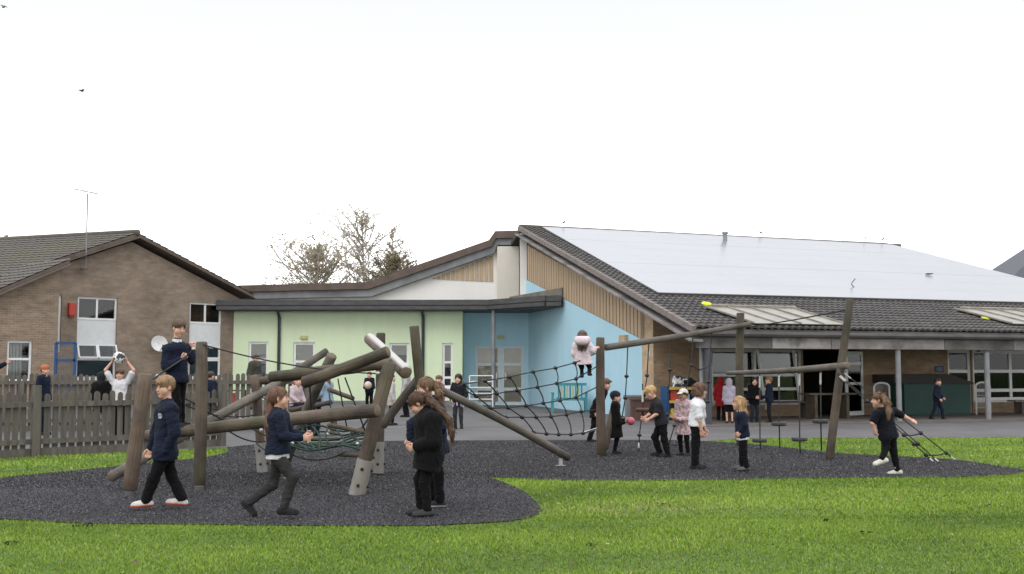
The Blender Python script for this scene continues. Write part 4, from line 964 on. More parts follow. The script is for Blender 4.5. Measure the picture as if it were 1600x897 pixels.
# translucent rooflights
for (xa, xb, lab) in ((1150, 1322, 0), (1558, 1720, 1)):
    a0_, t0_ = sv(onR(xa, 513)); a1_ = sv(onR(xb, 516 if not lab else 519))[0]; t1_ = t0_ + (sky_t1 - sky_t0)
    mb = MB(); fr = MB(); nb = 4
    q = lambda a, b, h: E0 + Ee * a + Vu * b + nR * h
    sh = -.55
    mb.prism([q(a0_ + .5, t0_, .15), q(a1_, t0_, .15), q(a1_ + sh, t1_, .15), q(a0_ + .5 + sh, t1_, .15)], -nR * .02)
    ro = mb.build('rooflight', M_poly, HB)
    for i in range(nb + 1):
        aa = a0_ + .5 + (a1_ - a0_ - .5) * i / nb; fr.bar(q(aa, t0_ - .02, .17), q(aa + sh, t1_, .17), .035, .035, up=nR)
    fr.bar(q(a0_ + .2, t1_, .17), q(a1_ + sh + .1, t1_, .17), .08, .08, up=nR); fr.build('glazing_bar', mat('bar_beige', (.3, .28, .24), (.2, .18, .155), sc=3), ro)
# eaves: gutter, weathered beam, columns
eo = Ee * 0
mb = MB(); mb.tube([E0 - Ee * .1 + A3(-.03, -.08, -.12), EH + A3(-.03, -.08, -.12)], .075, 8); mb.build('gutter', M_dark, HB)
mb = MB(); bb0 = E0 + Ee * .0 + A3(.04, .12, -.32); L_e = 16.0; kk = [0, 2.15, 3.95, 7.6, 10.0, L_e]
M_wd = mat('dark_weathered_board', (.15, .14, .135), (.1, .092, .09), sc=2.5, rough=.85, stretch=(1, 1, 2), c3=(.05, .047, .046), sc3=1.1); M_wl = mat('pale_weathered_board', (.36, .34, .33), (.27, .25, .24), sc=3, rough=.85, c3=(.11, .1, .1), sc3=1.6)
for i, (a, b) in enumerate(zip(kk, kk[1:])):
    mb = MB(); mb.bar(bb0 + Ee * (a + .01), bb0 + Ee * (b - .01), .12, .3); mb.build('eaves_beam', (M_wd, M_wl, M_weath, M_wd, M_weath)[i], HB)
bx = lambda px, y=600: float(np.dot(on_plane(px, y, bb0, unit(np.cross(Ee, (0, 0, 1)))) - bb0, Ee))
for px, m_, rr in ((1107, M_darkcol, .085), (1099, M_steel, .05), (1405, M_steel, .072), (1544, M_steel, .075), (1700, M_steel, .072)):
    p = bb0 + Ee * bx(px) + A3(0, .05 if px != 1099 else .25, 0); mb = MB(); mb.tube([A3(p[0], p[1], 0), A3(p[0], p[1], bb0[2] - .1)], rr, 14); c_ = mb.build('column', m_, HB, smooth=40)
    if px in (1544,):
        b2 = MB(); b2.bar(A3(p[0] - .25, p[1] - .07, bb0[2]), A3(p[0] + .25, p[1] + .05, bb0[2]), .16, .4); b2.build('joint_plate', M_dark, c_)
# blue side wall running back
pN, pF = A3(4.02, 31.0, 0), A3(.62, 43.4, 0); WB = Wall(pF, pN - pF); LB_ = np.linalg.norm(pN - pF)
bz = lambda x, y: WB.sz(x, y)
vz = lambda a: (E0[2] - .42) + (RL[2] - E0[2]) * ((LB_ - a) + 3.6) / L_R * 1.0
p1 = [bz(824, 438), bz(1004, 531)]
sq = bz(1003, 540)[0]
kz = (p1[1][1] - p1[0][1]) / (p1[1][0] - p1[0][0]); bl = lambda a: p1[0][1] + kz * (a - p1[0][0])
mb = MB(); WB.cells(mb, -.2, sq, -.05, lambda a: bl(a), []); mb.build('side_wall', M_blue, HB)
mb = MB(); WB.cells(mb, sq, LB_, -.05, lambda a: max(bl(a), vz(a) - .0), []); mb.build('brick_pier', M_brickQ, HB)
mb = MB(); WB.cells(mb, -.6, LB_, 2.0, lambda a: vz(a) + .25, []); 
for i in range(len(mb.v)): mb.v[i] = tuple(np.array(mb.v[i]) - WB.n * .06)
mb.build('gable_backing', M_brownf, HB)
boards(HB, WB, [(bz(824, 438)[0], bl(bz(824, 438)[0]) + .01), (sq + .25, bl(sq + .25) + .01), (sq + .25, vz(sq + .25)), (bz(824, 438)[0], vz(bz(824, 438)[0]))], -.03, .29, .035)
mb = MB(); c = bz(976, 530); WB.box(mb, c[0] - .2, c[0] + .3, .004, .12, c[1] - .1, c[1] + .12); mb.build('wall_lamp', mat('tan_lamp', (.5, .38, .24), rough=.6, bs=0), HB)
# white return at the head of the gable
mb = MB(); q = P(817, 366, 43.9); mb.box(q[0] - .12, q[0] + .16, 43.6, 44.0, 3.6, q[2]); mb.build('corner_board', M_white, HB)
# facade under the veranda
WF = Wall(pN, Ee); fz = lambda x, y: WF.sz(x, y)
ftop = 3.1
bay1 = (fz(1112, 600)[0], fz(1254, 600)[0], .42, fz(1200, 546)[1]); dw = (fz(1255.5, 600)[0], fz(1345, 600)[0], .0, bay1[3])
bay2d = (fz(1482, 600)[0], fz(1519, 600)[0], .0, fz(1500, 547)[1]); bay2 = (fz(1521, 600)[0], fz(1640, 600)[0], .42, bay2d[3])
mb = MB(); WF.cells(mb, .0, fz(1760, 600)[0], -.05, lambda a: ftop, [bay1, dw, bay2d, bay2]); mb.build('front_wall', M_brickR, HB)
zz = lambda y, x=1200: fz(x, y)[1]
WF.window(HB, *bay1, ms=[fz(1182, 600)[0]], rs=[zz(586), zz(608)], fw=.085, m=M_pvcg)
WF.window(HB, *bay2, ms=[fz(1582, 600)[0]], rs=[zz(580, 1550), zz(610, 1550)], fw=.1, m=M_pvc)
WF.window(HB, *bay2d, rs=[zz(580, 1500), zz(612, 1500)], fw=.1, name='glazed_door', m=M_pvc, sill=False)
# slanting struts of the glazed screen
mb = MB()
for a, b in (((1184, 546), (1197, 640)), ((1240, 546), (1253, 655))):
    A_, B_ = fz(*a), fz(*b); mb.bar(WF.at(A_[0], -.02, A_[1]), WF.at(B_[0], -.02, B_[1]), .04, .09, up=WF.n)
mb.build('strut', M_pvc, HB)
# open leaf
leaf = MB(); la, lb_ = fz(1312, 600)[0], fz(1345, 600)[0]; hz = WF.at(lb_, .05, 0); ld = unit(WF.e * -1 + WF.n * .35); wl = (lb_ - la) * 1.03; H_d = bay1[3] - .05
for z0, z1 in ((.02, .16), (.95, 1.03), (1.55, 1.63), (H_d - .1, H_d)): leaf.obox(hz + ld * wl / 2 + A3(0, 0, (z0 + z1) / 2), ld * wl / 2, unit(np.cross(ld, (0, 0, 1))) * .025, A3(0, 0, (z1 - z0) / 2))
for a in (0, wl): leaf.obox(hz + ld * a + A3(0, 0, H_d / 2 + .01), ld * .045, unit(np.cross(ld, (0, 0, 1))) * .027, A3(0, 0, H_d / 2 - .01))
lo2 = leaf.build('open_door', M_pvc, HB); g = MB(); g.obox(hz + ld * wl / 2 + A3(0, 0, H_d / 2), ld * wl / 2, unit(np.cross(ld, (0, 0, 1))) * .006, A3(0, 0, H_d / 2 - .05)); g.build('pane', M_glass, lo2)
room(HB, WF, bay1[0] - .5, dw[1] + .4, .02, 2.6, 5.0); room(HB, WF, bay2d[0] - .3, bay2[1] + 2, .02, 2.6, 4.0)
# soffit and veranda floor
mb = MB(); s0_, s1_ = bb0 + A3(0, .1, .14), bb0 + Ee * 16 + A3(0, .1, .14); mb.prism([s0_, s1_, WF.at(17, -.02, s0_[2] + .75), WF.at(0.0, -.02, s0_[2] + .75)], A3(0, 0, .02)); mb.build('soffit', mat('soffit', (.2, .18, .16), (.16, .145, .13), bs=0), HB)
rr2 = random.Random(4); cl_ = [(.25, .2, .1), (.2, .08, .05), (.1, .16, .2), (.3, .27, .2), (.28, .24, .06), (.12, .2, .13)]
for i in range(26):   # things standing in the classrooms
    a = rr2.uniform(bay1[0], dw[0]) if i < 12 else rr2.uniform(bay2[0], bay2[1]); mb = MB(); h = rr2.uniform(.3, 1.1); w_ = rr2.uniform(.15, .5); d_ = rr2.uniform(.6, 2.5); z0 = .03
    WF.box(mb, a - w_, a + w_, -d_ - .35, -d_, z0, z0 + h); WF.box(mb, a - w_ * .8, a + w_ * .2, -d_ - .3, -d_ - .05, z0 + h + .002, z0 + h + rr2.uniform(.1, .35)); mb.build('cupboard', mat('classroom_%d' % (i % 6), cl_[i % 6], bs=0), HB)
mb = MB(); q0, q1 = bb0 * A3(1, 1, 0) - A3(.3, .55, 0), bb0 * A3(1, 1, 0) + Ee * 17 - A3(.3, .55, 0)
mb.prism([q0, q1, WF.at(17.5, .0, 0), WF.at(-.1, .0, 0)], A3(0, 0, .035)); mb.build('veranda_floor', M_slab)['kind'] = 'structure'
# roof fittings
q = onR(1133, 377, .1); mb = MB(); mb.tube([q - A3(0, 0, .15), q + A3(0, 0, .3)], .09, 10); mb.tube([q + A3(0, 0, .302), q + A3(0, 0, .38)], .13, 10); mb.build('vent_pipe', M_steel, HB)
# ================================================================ timber materials
def log_mat(name, c1, c2, dark, green=0):
    m, t, b = nt(name); v = coords(t, 'UV', (1, .35, 1)); tc = t.nodes.new('ShaderNodeTexCoord')
    st = noi(t, coords(t, 'UV', (26, 1.1, 1)), 1, 6, .65); bl = noi(t, coords(t, 'Object'), 2.2, 5); cr = noi(t, coords(t, 'UV', (60, 2.5, 1)), 1, 3)
    c = mixc(t, ramp(t, st, [(.32, 0), (.68, 1)]), c1, c2); c = mixc(t, ramp(t, bl, [(.4, 0), (.62, .9)]), c, dark); c = mixc(t, ramp(t, cr, [(.58, 0), (.68, .9)]), c, tuple(q * .35 for q in dark))
    if green: c = mixc(t, ramp(t, noi(t, coords(t, 'Object'), 1.4, 4), [(.4, 0), (.75, green)]), c, (.13, .14, .065))
    oi = t.nodes.new('ShaderNodeObjectInfo'); mr = t.nodes.new('ShaderNodeMapRange'); t.links.new(oi.outputs['Random'], mr.inputs[0]); mr.inputs[3].default_value = .78; mr.inputs[4].default_value = 1.22; vs = t.nodes.new('ShaderNodeVectorMath'); vs.operation = 'SCALE'; t.links.new(c, vs.inputs[0]); t.links.new(mr.outputs[0], vs.inputs['Scale']); c = vs.outputs[0]
    t.links.new(c, b.inputs['Base Color']); b.inputs['Roughness'].default_value = .62; b.inputs['Specular IOR Level'].default_value = .28; bump(t, b, st, .9, .016); return m
def end_mat():
    m, t, b = nt('end_grain'); tc = t.nodes.new('ShaderNodeTexCoord'); mp = t.nodes.new('ShaderNodeMapping'); mp.inputs['Location'].default_value = (-.5, -.5, 0); t.links.new(tc.outputs['UV'], mp.inputs[0])
    w = t.nodes.new('ShaderNodeTexWave'); w.wave_type = 'RINGS'; w.rings_direction = 'Z'; w.inputs['Scale'].default_value = 4; w.inputs['Distortion'].default_value = 1.2; t.links.new(mp.outputs[0], w.inputs[0])
    c = mixc(t, w.outputs['Fac'], (.17, .13, .085), (.1, .075, .05)); t.links.new(c, b.inputs['Base Color']); b.inputs['Roughness'].default_value = .85; return m
M_log = log_mat('weathered_log', (.135, .104, .08), (.08, .06, .046), (.036, .028, .022), .35); M_log2 = log_mat('grey_log', (.175, .15, .13), (.12, .1, .086), (.065, .054, .047), .2); M_logB = log_mat('brown_log', (.14, .1, .074), (.095, .067, .05), (.05, .038, .031), .1)
M_logw = log_mat('sheen_log', (.15, .118, .09), (.1, .077, .058), (.055, .043, .034), 0)
def paint_sheen(m):   # wet sky reflection along the log's upper side, painted into its colour
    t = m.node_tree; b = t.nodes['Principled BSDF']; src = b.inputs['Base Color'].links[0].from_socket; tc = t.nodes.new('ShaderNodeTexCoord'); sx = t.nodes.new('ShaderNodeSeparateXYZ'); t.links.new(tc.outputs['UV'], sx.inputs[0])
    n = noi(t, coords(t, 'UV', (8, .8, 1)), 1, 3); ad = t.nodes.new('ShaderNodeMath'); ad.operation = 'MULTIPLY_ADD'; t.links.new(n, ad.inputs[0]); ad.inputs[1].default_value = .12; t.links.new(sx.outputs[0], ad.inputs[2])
    fac = ramp(t, ad.outputs[0], SHEEN_BAND); c = mixc(t, fac, src, (.44, .43, .415)); t.links.new(c, b.inputs['Base Color'])
SHEEN_BAND = [(.0, 0), (.14, 0), (.2, 1), (.38, 1), (.46, 0)]
paint_sheen(M_logw); M_end = end_mat()
M_boot = mat('grey_post_shoe', (.26, .255, .24), (.17, .165, .155), sc=9, rough=.6, stretch=(1, 1, .3), c3=(.22, .2, .17), sc3=4)
M_rope = mat('black_rope', (.016, .017, .017), (.03, .03, .03), sc=60, rough=.8, bs=.5, bd=.004); M_ropeg = mat('green_rope', (.012, .03, .023), (.022, .05, .037), sc=60, rough=.8, bs=.5, bd=.004); M_clamp = mat('white_ferrule', (.6, .6, .58), rough=.4, bs=0); M_knot = mat('black_knot', (.012, .012, .013), rough=.5, bs=0)
M_bolt = mat('black_bolt', (.015, .015, .015), rough=.4, bs=0)
def log(root, a, b, d0, d1=None, m=None, name='log', seed=0, cap_m=None):
    A_, B_ = P(*a) if len(a) == 3 and a[2] > 3 else a, P(*b) if len(b) == 3 and b[2] > 3 else b
    d1 = d1 or d0; d0, d1 = d0 * .9, d1 * .9; n = 9; r = random.Random(seed + int(a[0] * 7 + b[0])); pts = []; rad = []
    L = np.linalg.norm(B_ - A_); sd = unit(np.cross(B_ - A_, (0, .3, 1))); up = unit(np.cross(sd, B_ - A_)); k1, k2 = r.uniform(-.008, .008) * L, r.uniform(-.008, .008) * L
    for i in range(n):
        q = i / (n - 1); w = math.sin(q * math.pi); pts.append(A_ + (B_ - A_) * q + sd * k1 * w + up * k2 * w); rad.append((d0 + (d1 - d0) * q) / 2 * (1 + r.uniform(-.02, .02)))
    mb = MB(); mb.tube(pts, rad, 16, 0, True, 1, bevel=.014); return mb.build(name, [m or M_log, cap_m or M_end], root, smooth=50)
def rope(mb, pts, r=.011, sag=0, n=10, mi=0):
    if sag and len(pts) == 2:
        a, b = pts; pts = [a + (b - a) * (i / n) - A3(0, 0, sag * 4 * (i / n) * (1 - i / n)) for i in range(n + 1)]
    mb.tube(pts, r, 6, mi)
def boot(root, top, bot, d):   # painted steel shoe round the foot of a post
    mb = MB(); A_, B_ = P(*top), P(*bot); mb.tube([A_, B_], d / 2 + .002, 16); o = mb.build('post_shoe', M_boot, root, smooth=50)
    k = Bits(); side = unit(np.cross(B_ - A_, (0, 1, 0)));
    for q in (.25, .7):
        c = A_ + (B_ - A_) * q
        for sd in (side, -side, A3(0, -1, 0)): k.ball(c + sd * (d / 2 + .006), .02, 8, 6)
    k.build('bolt', M_bolt, o); return o
# ================================================================ picket fence
M_pick = mat('weathered_picket', (.115, .104, .09), (.07, .064, .057), sc=3.2, rough=.9, bs=.5, bd=.006, stretch=(5, 5, .6), c3=(.14, .128, .098), sc3=1.7)
def fence(A_, B_, label, h=1.03, posts=(0, 1), pitch=.135, seed=0, group=None):
    A_, B_ = A3(A_[0], A_[1], 0), A3(B_[0], B_[1], 0); d = unit(B_ - A_); n_ = A3(d[1], -d[0], 0); L = np.linalg.norm(B_ - A_); r = random.Random(seed)
    F_ = thing('picket_fence', A_, label, 'fence', group); mb = MB(); k = int(L / pitch)
    for i in range(k):
        s = (i + .5) * pitch; w = .048 + r.uniform(-.003, .003); hh = h + r.uniform(-.025, .03); c = A_ + d * s; ln = d * r.uniform(-.012, .012); pts = []
        for x, z in ((-w, .08), (w, .08), (w, hh - .05), (w * .7, hh - .015), (0, hh), (-w * .7, hh - .015), (-w, hh - .05)): pts.append(c + d * x + ln * z + A3(0, 0, z) - n_ * (.018 + r.uniform(0, .006)))
        mb.prism(pts, n_ * .018)
    mb.build('pickets', M_pick, F_)
    for z in (.24, h - .19):
        mb = MB(); mb.bar(A_ + n_ * .03 + A3(0, 0, z), B_ + n_ * .03 + A3(0, 0, z), .05, .085); mb.build('rail', M_pick, F_)
    mb = MB(); mb.bar(A_ + n_ * .025 + A3(0, 0, .06), B_ + n_ * .025 + A3(0, 0, .06), .03, .14); mb.build('gravel_board', M_pick, F_)
    for q in posts:
        c = A_ + d * L * q + n_ * .06; mb = MB(); mb.obox(c + A3(0, 0, .57), d * .06, n_ * .06, A3(0, 0, .58)); mb.build('post', M_pick, F_)
    return F_
fa, fb, fc_ = G(-160, 728), G(52, 713), G(212, 705); fd = G(343, 697)
fence(fa, fb, 'weathered picket fence panel at the left picture edge', posts=(0, ), seed=1, group='picket fence panels')
fence(fb + A3(.0, .0, 0), fc_, 'weathered picket fence panel with the red-haired and ball-lifting children behind it', posts=(0, 1), seed=2, group='picket fence panels')
fence(fc_ + unit(fd - fc_) * .14, fd, 'weathered picket fence panel behind the two logs posts and the standing boy', posts=(1,), seed=3, group='picket fence panels')
fence(A3(-14, 24.5, 0), A3(-4.6, 26.0, 0), 'second picket fence seen through and over the front fence', posts=(0, .3, .62, 1), seed=4, h=1.3, group='picket fence panels')
# ================================================================ log climbing frame
CF = thing('climbing_frame', G(440, 735), 'log pile climbing frame of criss-crossed poles with a low green rope net', 'climbing frame')
log(CF, (228, 584, 12.15), (203, 766, 12.15), .172, .178, M_logB, 'post'); 
mb = MB(); b_ = G(203, 777); mb.tube([b_, b_ + A3(0, 0, .1)], .055, 12); mb.build('post_foot', mat('dark_steel', (.1, .1, .1), (.06, .06, .06), rough=.5), CF)
log(CF, (315, 534, 12.9), (311, 764, 12.9), .152, .165, M_log, 'post'); mb = MB(); b_ = G(311, 768); mb.tube([b_ + A3(0, .0, 0), b_ + A3(0, 0, .06)], .06, 12); mb.build('post_foot', mat('dark_steel', (.1, .1, .1), (.06, .06, .06), rough=.5), CF)
log(CF, (172, 746, 12.65), (455, 589, 15.5), .135, .14, M_log2)
log(CF, (228, 681, 13.7), (590, 641, 11.95), .155, .17, M_log)
log(CF, (397, 586, 14.9), (410, 738, 14.9), .13, .14, M_logB, 'post'); boot(CF, (406, 692, 14.9), (410, 738, 14.9), .142)
log(CF, (400, 596, 15.3), (560, 577, 15.2), .12, .12, M_log); log(CF, (452, 586, 16.0), (512, 548, 16.2), .12, .12, M_log2)
log(CF, (519, 555, 14.1), (441, 735, 15.1), .15, .15, M_log2, 'post')
log(CF, (422, 589, 13.9), (612, 568, 13.3), .15, .14, M_log); log(CF, (474, 598, 12.85), (607, 549, 12.5), .155, .15, M_log)
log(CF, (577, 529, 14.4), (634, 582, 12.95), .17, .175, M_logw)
log(CF, (610, 566, 12.3), (557, 774, 12.3), .172, .18, M_log, 'post'); boot(CF, (571, 718, 12.3), (557, 774, 12.3), .182)
log(CF, (595, 520, 14.6), (591, 739, 14.6), .135, .148, M_log, 'post'); boot(CF, (592, 690, 14.6), (591, 739, 14.6), .15)
log(CF, (647, 509, 13.7), (675, 748, 13.9), .135, .145, M_log, 'post'); log(CF, (655, 590, 13.9), (597, 666, 14.1), .125, .13, M_log2)
log(CF, (664, 598, 14.0), (888, 715, 16.1), .115, .13, M_log2)
mb = MB(); b_ = P(876, 713, 16.0); mb.tube([A3(b_[0], b_[1], 0), b_ - A3(0, 0, .03)], .03, 10); mb.tube([A3(b_[0], b_[1], .0), A3(b_[0], b_[1], .015)], .08, 12); mb.build('log_stand', M_galv, CF)
for a, b, d in (((512, 608, 14.7), (553, 623, 14.5), .07), ((452, 641, 15.0), (519, 628, 15.0), .075), ((512, 664, 14.2), (571, 676, 13.9), .065), ((485, 687, 14.4), (532, 686, 14.4), .05), ((528, 710, 13.4), (566, 712, 13.2), .055)):
    log(CF, a, b, d, d, M_log, 'rung', cap_m=M_knot)
nb = MB(); kn = Bits(); wf = Bits()
c00, c10, c11, c01 = P(415, 672, 14.6), P(566, 668, 14.5), P(578, 700, 12.7), P(446, 700, 13.0)
def npt(i, j): return (c00 * (1 - i) + c10 * i) * (1 - j) + (c01 * (1 - i) + c11 * i) * j - A3(0, 0, .07 * math.sin(i * 3.14) * math.sin(j * 3.14) + .03 * math.sin(i * 9 + j * 5))
for a in range(9): rope(nb, [npt(a / 8 + .03 * math.sin(a * 3 + k), k / 8) for k in range(9)], .0125)
for a in range(7): rope(nb, [npt(k / 10, a / 6 + .05 * math.sin(a * 5 + k)) for k in range(11)], .0125)
for a in range(1, 8, 2):
    for k in range(1, 6, 2): (kn if (a + k) % 3 else wf).ball(npt(a / 8, k / 6), .022, 8, 6)
for a, b in (((430, 640, 15), (415, 672, 14.6)), ((585, 640, 14.6), (566, 668, 14.5)), ((584, 716, 12.4), (578, 700, 12.7)), ((440, 676, 13.2), (446, 700, 13.0))): rope(nb, [P(*a), P(*b)], .0125)
net = nb.build('net', M_ropeg, CF, smooth=True); kn.build('knot', M_knot, net, smooth=True); wf.build('ferrule', M_clamp, net, smooth=True)
nb = MB(); wf = Bits(); pz = lambda *q: P(*q)
for pts, sg in (([(232, 594, 12.2), (247, 589, 12.8)], 0), ([(245, 588, 12.6), (291, 557, 13.35)], .0), ([(291, 557, 13.35), (304, 544, 13.3)], .0), ([(304, 544, 13.3), (316, 538, 12.9)], 0), ([(316, 538, 12.85), (596, 584, 12.9)], .07),
                ([(316, 638, 12.95), (404, 670, 14.8)], .05), ([(288, 622, 13.6), (360, 640, 14.6)], .05), ([(288, 632, 13.6), (400, 648, 14.8)], .08), ([(368, 648, 14.6), (420, 682, 14.6)], .04), ([(350, 668, 13.4), (415, 690, 14.4)], .06), ([(408, 620, 15), (470, 628, 15)], .06),
                ([(539, 590, 13.6), (570, 672, 13.9)], 0), ([(528, 592, 13.8), (542, 668, 14.1)], .0), ([(514, 610, 14.6), (520, 666, 14.2)], 0), ([(484, 600, 13.2), (487, 655, 13.9)], 0), ([(440, 600, 13.9), (455, 690, 13.3)], 0), ([(400, 692, 14), (455, 700, 13)], .09), ([(438, 700, 13.2), (540, 706, 13.2)], .12)):
    rope(nb, [P(*p) for p in pts], .0095, sg)
for p in ((247, 587, 12.7), (325, 541, 12.9), (330, 543, 12.9), (590, 583, 12.9), (303, 545, 13.2)):
    wf.ball(P(*p), (.03, .018, .018), 8, 6)
for i, p in enumerate(((408, 672, 14.7), (375, 655, 14.6), (380, 660, 14.6))): wf.ball(P(*p), .025, 8, 6)
hr = nb.build('rope', M_rope, CF, smooth=True); wf.build('ferrule', M_clamp, hr, smooth=True)
# ================================================================ rope course
RC = thing('rope_course', G(938, 712), 'log and rope balance course with climbing net, hanging discs and tall slanting post', 'rope course')
log(RC, (938, 527, 17.8), (940, 714, 17.8), .155, .175, M_logB, 'post'); log(RC, (964, 622, 18.3), (944, 702, 18.1), .15, .14, M_log, 'post')
log(RC, (1157, 489, 20.2), (1157, 695, 20.2), .165, .17, M_log, 'post'); log(RC, (1329, 468, 17.2), (1296, 717, 17.2), .13, .15, M_log, 'post')
log(RC, (946, 543, 17.85), (1172, 506, 20.3), .125, .105, M_log2, 'beam'); log(RC, (1136, 583, 20.0), (1325, 571, 17.05), .085, .13, M_log2, 'beam')
H = [[(715, 604), (758, 595), (796, 589), (833, 581), (868, 575), (898, 567), (932, 552)], [(728, 611), (744, 619), (776, 615), (808, 610), (840, 605), (870, 599), (900, 592), (932, 573)], [(752, 637), (767, 638), (794, 637), (822, 634), (849, 630), (875, 626), (900, 621), (932, 605)],
     [(782, 650), (790, 652), (816, 652), (838, 652), (861, 651), (885, 648), (908, 643), (932, 640)], [(806, 664), (814, 671), (834, 676), (854, 678), (873, 679), (892, 679), (911, 677), (932, 670)]]
def nd(p): return P(p[0], p[1], 14.9 + (p[0] - 715) / 223 * 2.85)
nb = MB(); kn = Bits(); H[0] = [(715, 604)] + [(725, 600)] + H[0][1:]
for row in H: rope(nb, [nd(p) for p in row], .0095)
for i in range(1, 7):
    col = [H[j][i] for j in range(5)]; pts = []
    for a, b in zip(col, col[1:]):
        A_, B_ = nd(a), nd(b)
        for k in range(4): q = k / 4; pts.append(A_ + (B_ - A_) * q + A3(.03 * math.sin(q * 3.14), 0, -.02 * math.sin(q * 3.14)))
    pts.append(nd(col[-1])); rope(nb, pts, .0095)
    for p in col: kn.ball(nd(p), (.036, .036, .03), 8, 6)
net = nb.build('net', M_rope, RC, smooth=True); kn.build('knot', M_knot, net, smooth=True)
wf = Bits(); rope(wf, [P(913, 676, 17.6), P(932, 670, 17.75)], .018); wf.ball(P(1014, 553, 18.6), (.022, .022, .06), 8, 6); wf.ball(P(998, 696, 18.2), (.016, .016, .05), 8, 6); wf.build('ferrule', M_clamp, net)
bd = lambda x: 17.85 + (x - 946) / 226 * 2.45
for top_p, pts, ks in (((981, 538), [(979, 588), (977, 622), (972, 652)], [0, 1]), ((1014, 533), [(1011, 587), (1007, 617), (1003, 650), (999, 680), (998, 712)], [0, 1, 3]), ((1050, 527), [(1047, 578), (1042, 648), (1041, 700)], [0, 1]), ((1083, 521), [(1080, 571), (1066, 640), (1054, 665), (1045, 694)], [0, 2]), ((1112, 516), [(1107, 597), (1106, 628)], [0, 1])):
    nb = MB(); D_ = bd(top_p[0]); rope(nb, [P(*top_p, D_)] + [P(*p, D_) for p in pts], .0105); o = nb.build('hanging_rope', M_rope, RC, smooth=True); kn = Bits()
    for k in ks: kn.ball(P(*pts[k], D_), (.04, .04, .03), 8, 6)
    kn.build('knot', M_knot, o)
nb = Bits(); rope(nb, [P(1080, 571, 19.3), P(1094, 578, 19.4), P(1110, 570, 19.6)], .0125); rope(nb, [P(1045, 694, 19.2), P(1070, 688, 19.3)], .0125, .05); rope(nb, [P(1166, 512, 20.2), P(1240, 500, 18.7), P(1325, 484, 17.25)], .012); nb.build('rope', M_rope, RC, smooth=True)
def disc(px, py, D_, top_y, tail, m=M_knot, r=.13):
    c = P(px, py, D_); mb = MB(); mb.tube([c - A3(0, 0, .035), c - A3(0, 0, .02), c + A3(0, 0, .015), c + A3(0, 0, .025)], [r * .85, r, r, r * .93], 20); o = mb.build('disc_step', m, RC, smooth=50)
    nb = MB(); rope(nb, [P(px, top_y, D_), P(px + .5, py, D_), P(px + 1.5, tail, D_)], .0115); nb.build('rope', M_rope, o, smooth=True)
    w = Bits(); w.tube([P(px, top_y + 10, D_), P(px, top_y + 28, D_)], .016, 8); w.build('ferrule', M_clamp, o)
M_disc = mat('rubber_disc', (.018, .018, .018), (.03, .03, .03), rough=.6, bs=0)
for px, py, tail in ((1187, 688, 712), (1217, 662, 700), (1249, 686, 708), (1282, 658, 704)): disc(px, py, 20.0 - (px - 1136) / 189 * 2.9, 580 - (px - 1136) * .05, tail, M_disc)
disc(1004, 640, 18.55, 600, 655, mat('brown_disc', (.1, .055, .035), rough=.7), .12)
nb = MB(); kn = Bits(); wf = Bits(); TP = P(1308, 583, 17.15); LN = []
for (x, y) in ((1459, 722), (1467, 722), (1493, 719)):
    B_ = G(x, y); A_ = TP + A3((x - 1465) * .002, 0, (x - 1465) * .0015); rope(nb, [A_, B_], .009); LN.append((A_, B_)); wf.tube([A_ + (B_ - A_) * .03, A_ + (B_ - A_) * .09], .0095, 8); wf.tube([A_ + (B_ - A_) * .96, B_ - (B_ - A_) * .004], .011, 8)
for q, w in ((.32, (0, 2)), (.7, (0, 2)), (.8, (0, 1)), (.92, (0, 2))):
    a, b = [LN[i][0] + (LN[i][1] - LN[i][0]) * q for i in w]; rope(nb, [a, b], .0115, .02)
    for p in (a, b): kn.ball(p, .035, 8, 6)
lad = nb.build('rope_ladder', M_rope, RC, smooth=True); kn.build('knot', M_knot, lad); wf.build('ferrule', M_clamp, lad)
# ================================================================ yard furniture
M_turq = mat('turquoise_paint', (.05, .26, .30), (.04, .2, .24), rough=.5, bs=0); M_yel = mat('yellow_paint', (.62, .42, .06), (.5, .34, .05), rough=.5, bs=0); M_bluep = mat('blue_paint', (.012, .06, .18), (.01, .05, .145), rough=.45, bs=0)
c = P(888, 640, 36); BN = thing('garden_bench', (c[0], 36, 0), 'turquoise slatted bench with yellow back slats against the blue wall', 'bench'); bx_, by_ = c[0], 36.0
for i in range(9):
    mb = MB(); x = bx_ - .42 + i * .095 + .12; mb.box(x - .03, x + .03, by_ + .3, by_ + .325, .48, .88); mb.build('back_slat', mat('pale_yellow_paint', (.42, .44, .2), (.34, .36, .17), rough=.5, bs=0) if i % 2 else M_turq, BN)
for z0, z1 in ((.4, .48), (.88, .97)): mb = MB(); mb.box(bx_ - .38, bx_ + .62, by_ + .29, by_ + .335, z0, z1); mb.build('back_rail', M_turq, BN)
mb = MB()
for k in range(4): mb.box(bx_ - .55, bx_ + .6, by_ - .2 + k * .12, by_ - .1 + k * .12, .4, .435)
mb.build('seat', M_turq, BN)
for x in (bx_ - .52, bx_ + .58):
    for y in (by_ - .2, by_ + .26): mb = MB(); mb.box(x - .04, x + .04, y - .035, y + .035, 0, .62 if y < by_ else .395); mb.build('leg', M_turq, BN)
    mb = MB(); mb.box(x - .05, x + .05, by_ - .25, by_ + .285, .622, .66); mb.build('armrest', M_turq, BN)
HR = thing('handrail', P(757, 632, 41.0) * A3(1, 1, 0), 'white metal barred handrail beside the glazed double doors', 'railing'); mb = MB(); xa, xb = (734 - 800) / F * 41, (770 - 800) / F * 41
for x in (xa, xb): mb.tube([(x, 41, 0), (x, 41, 1.18)], .028, 8)
mb.build('post', M_pvc, HR); mb = MB()
for z in (.3, .52, .74, .96, 1.18): mb.tube([(xa, 41, z), (xb, 41, z)], .022, 8)
mb.build('rail', M_pvc, HR)
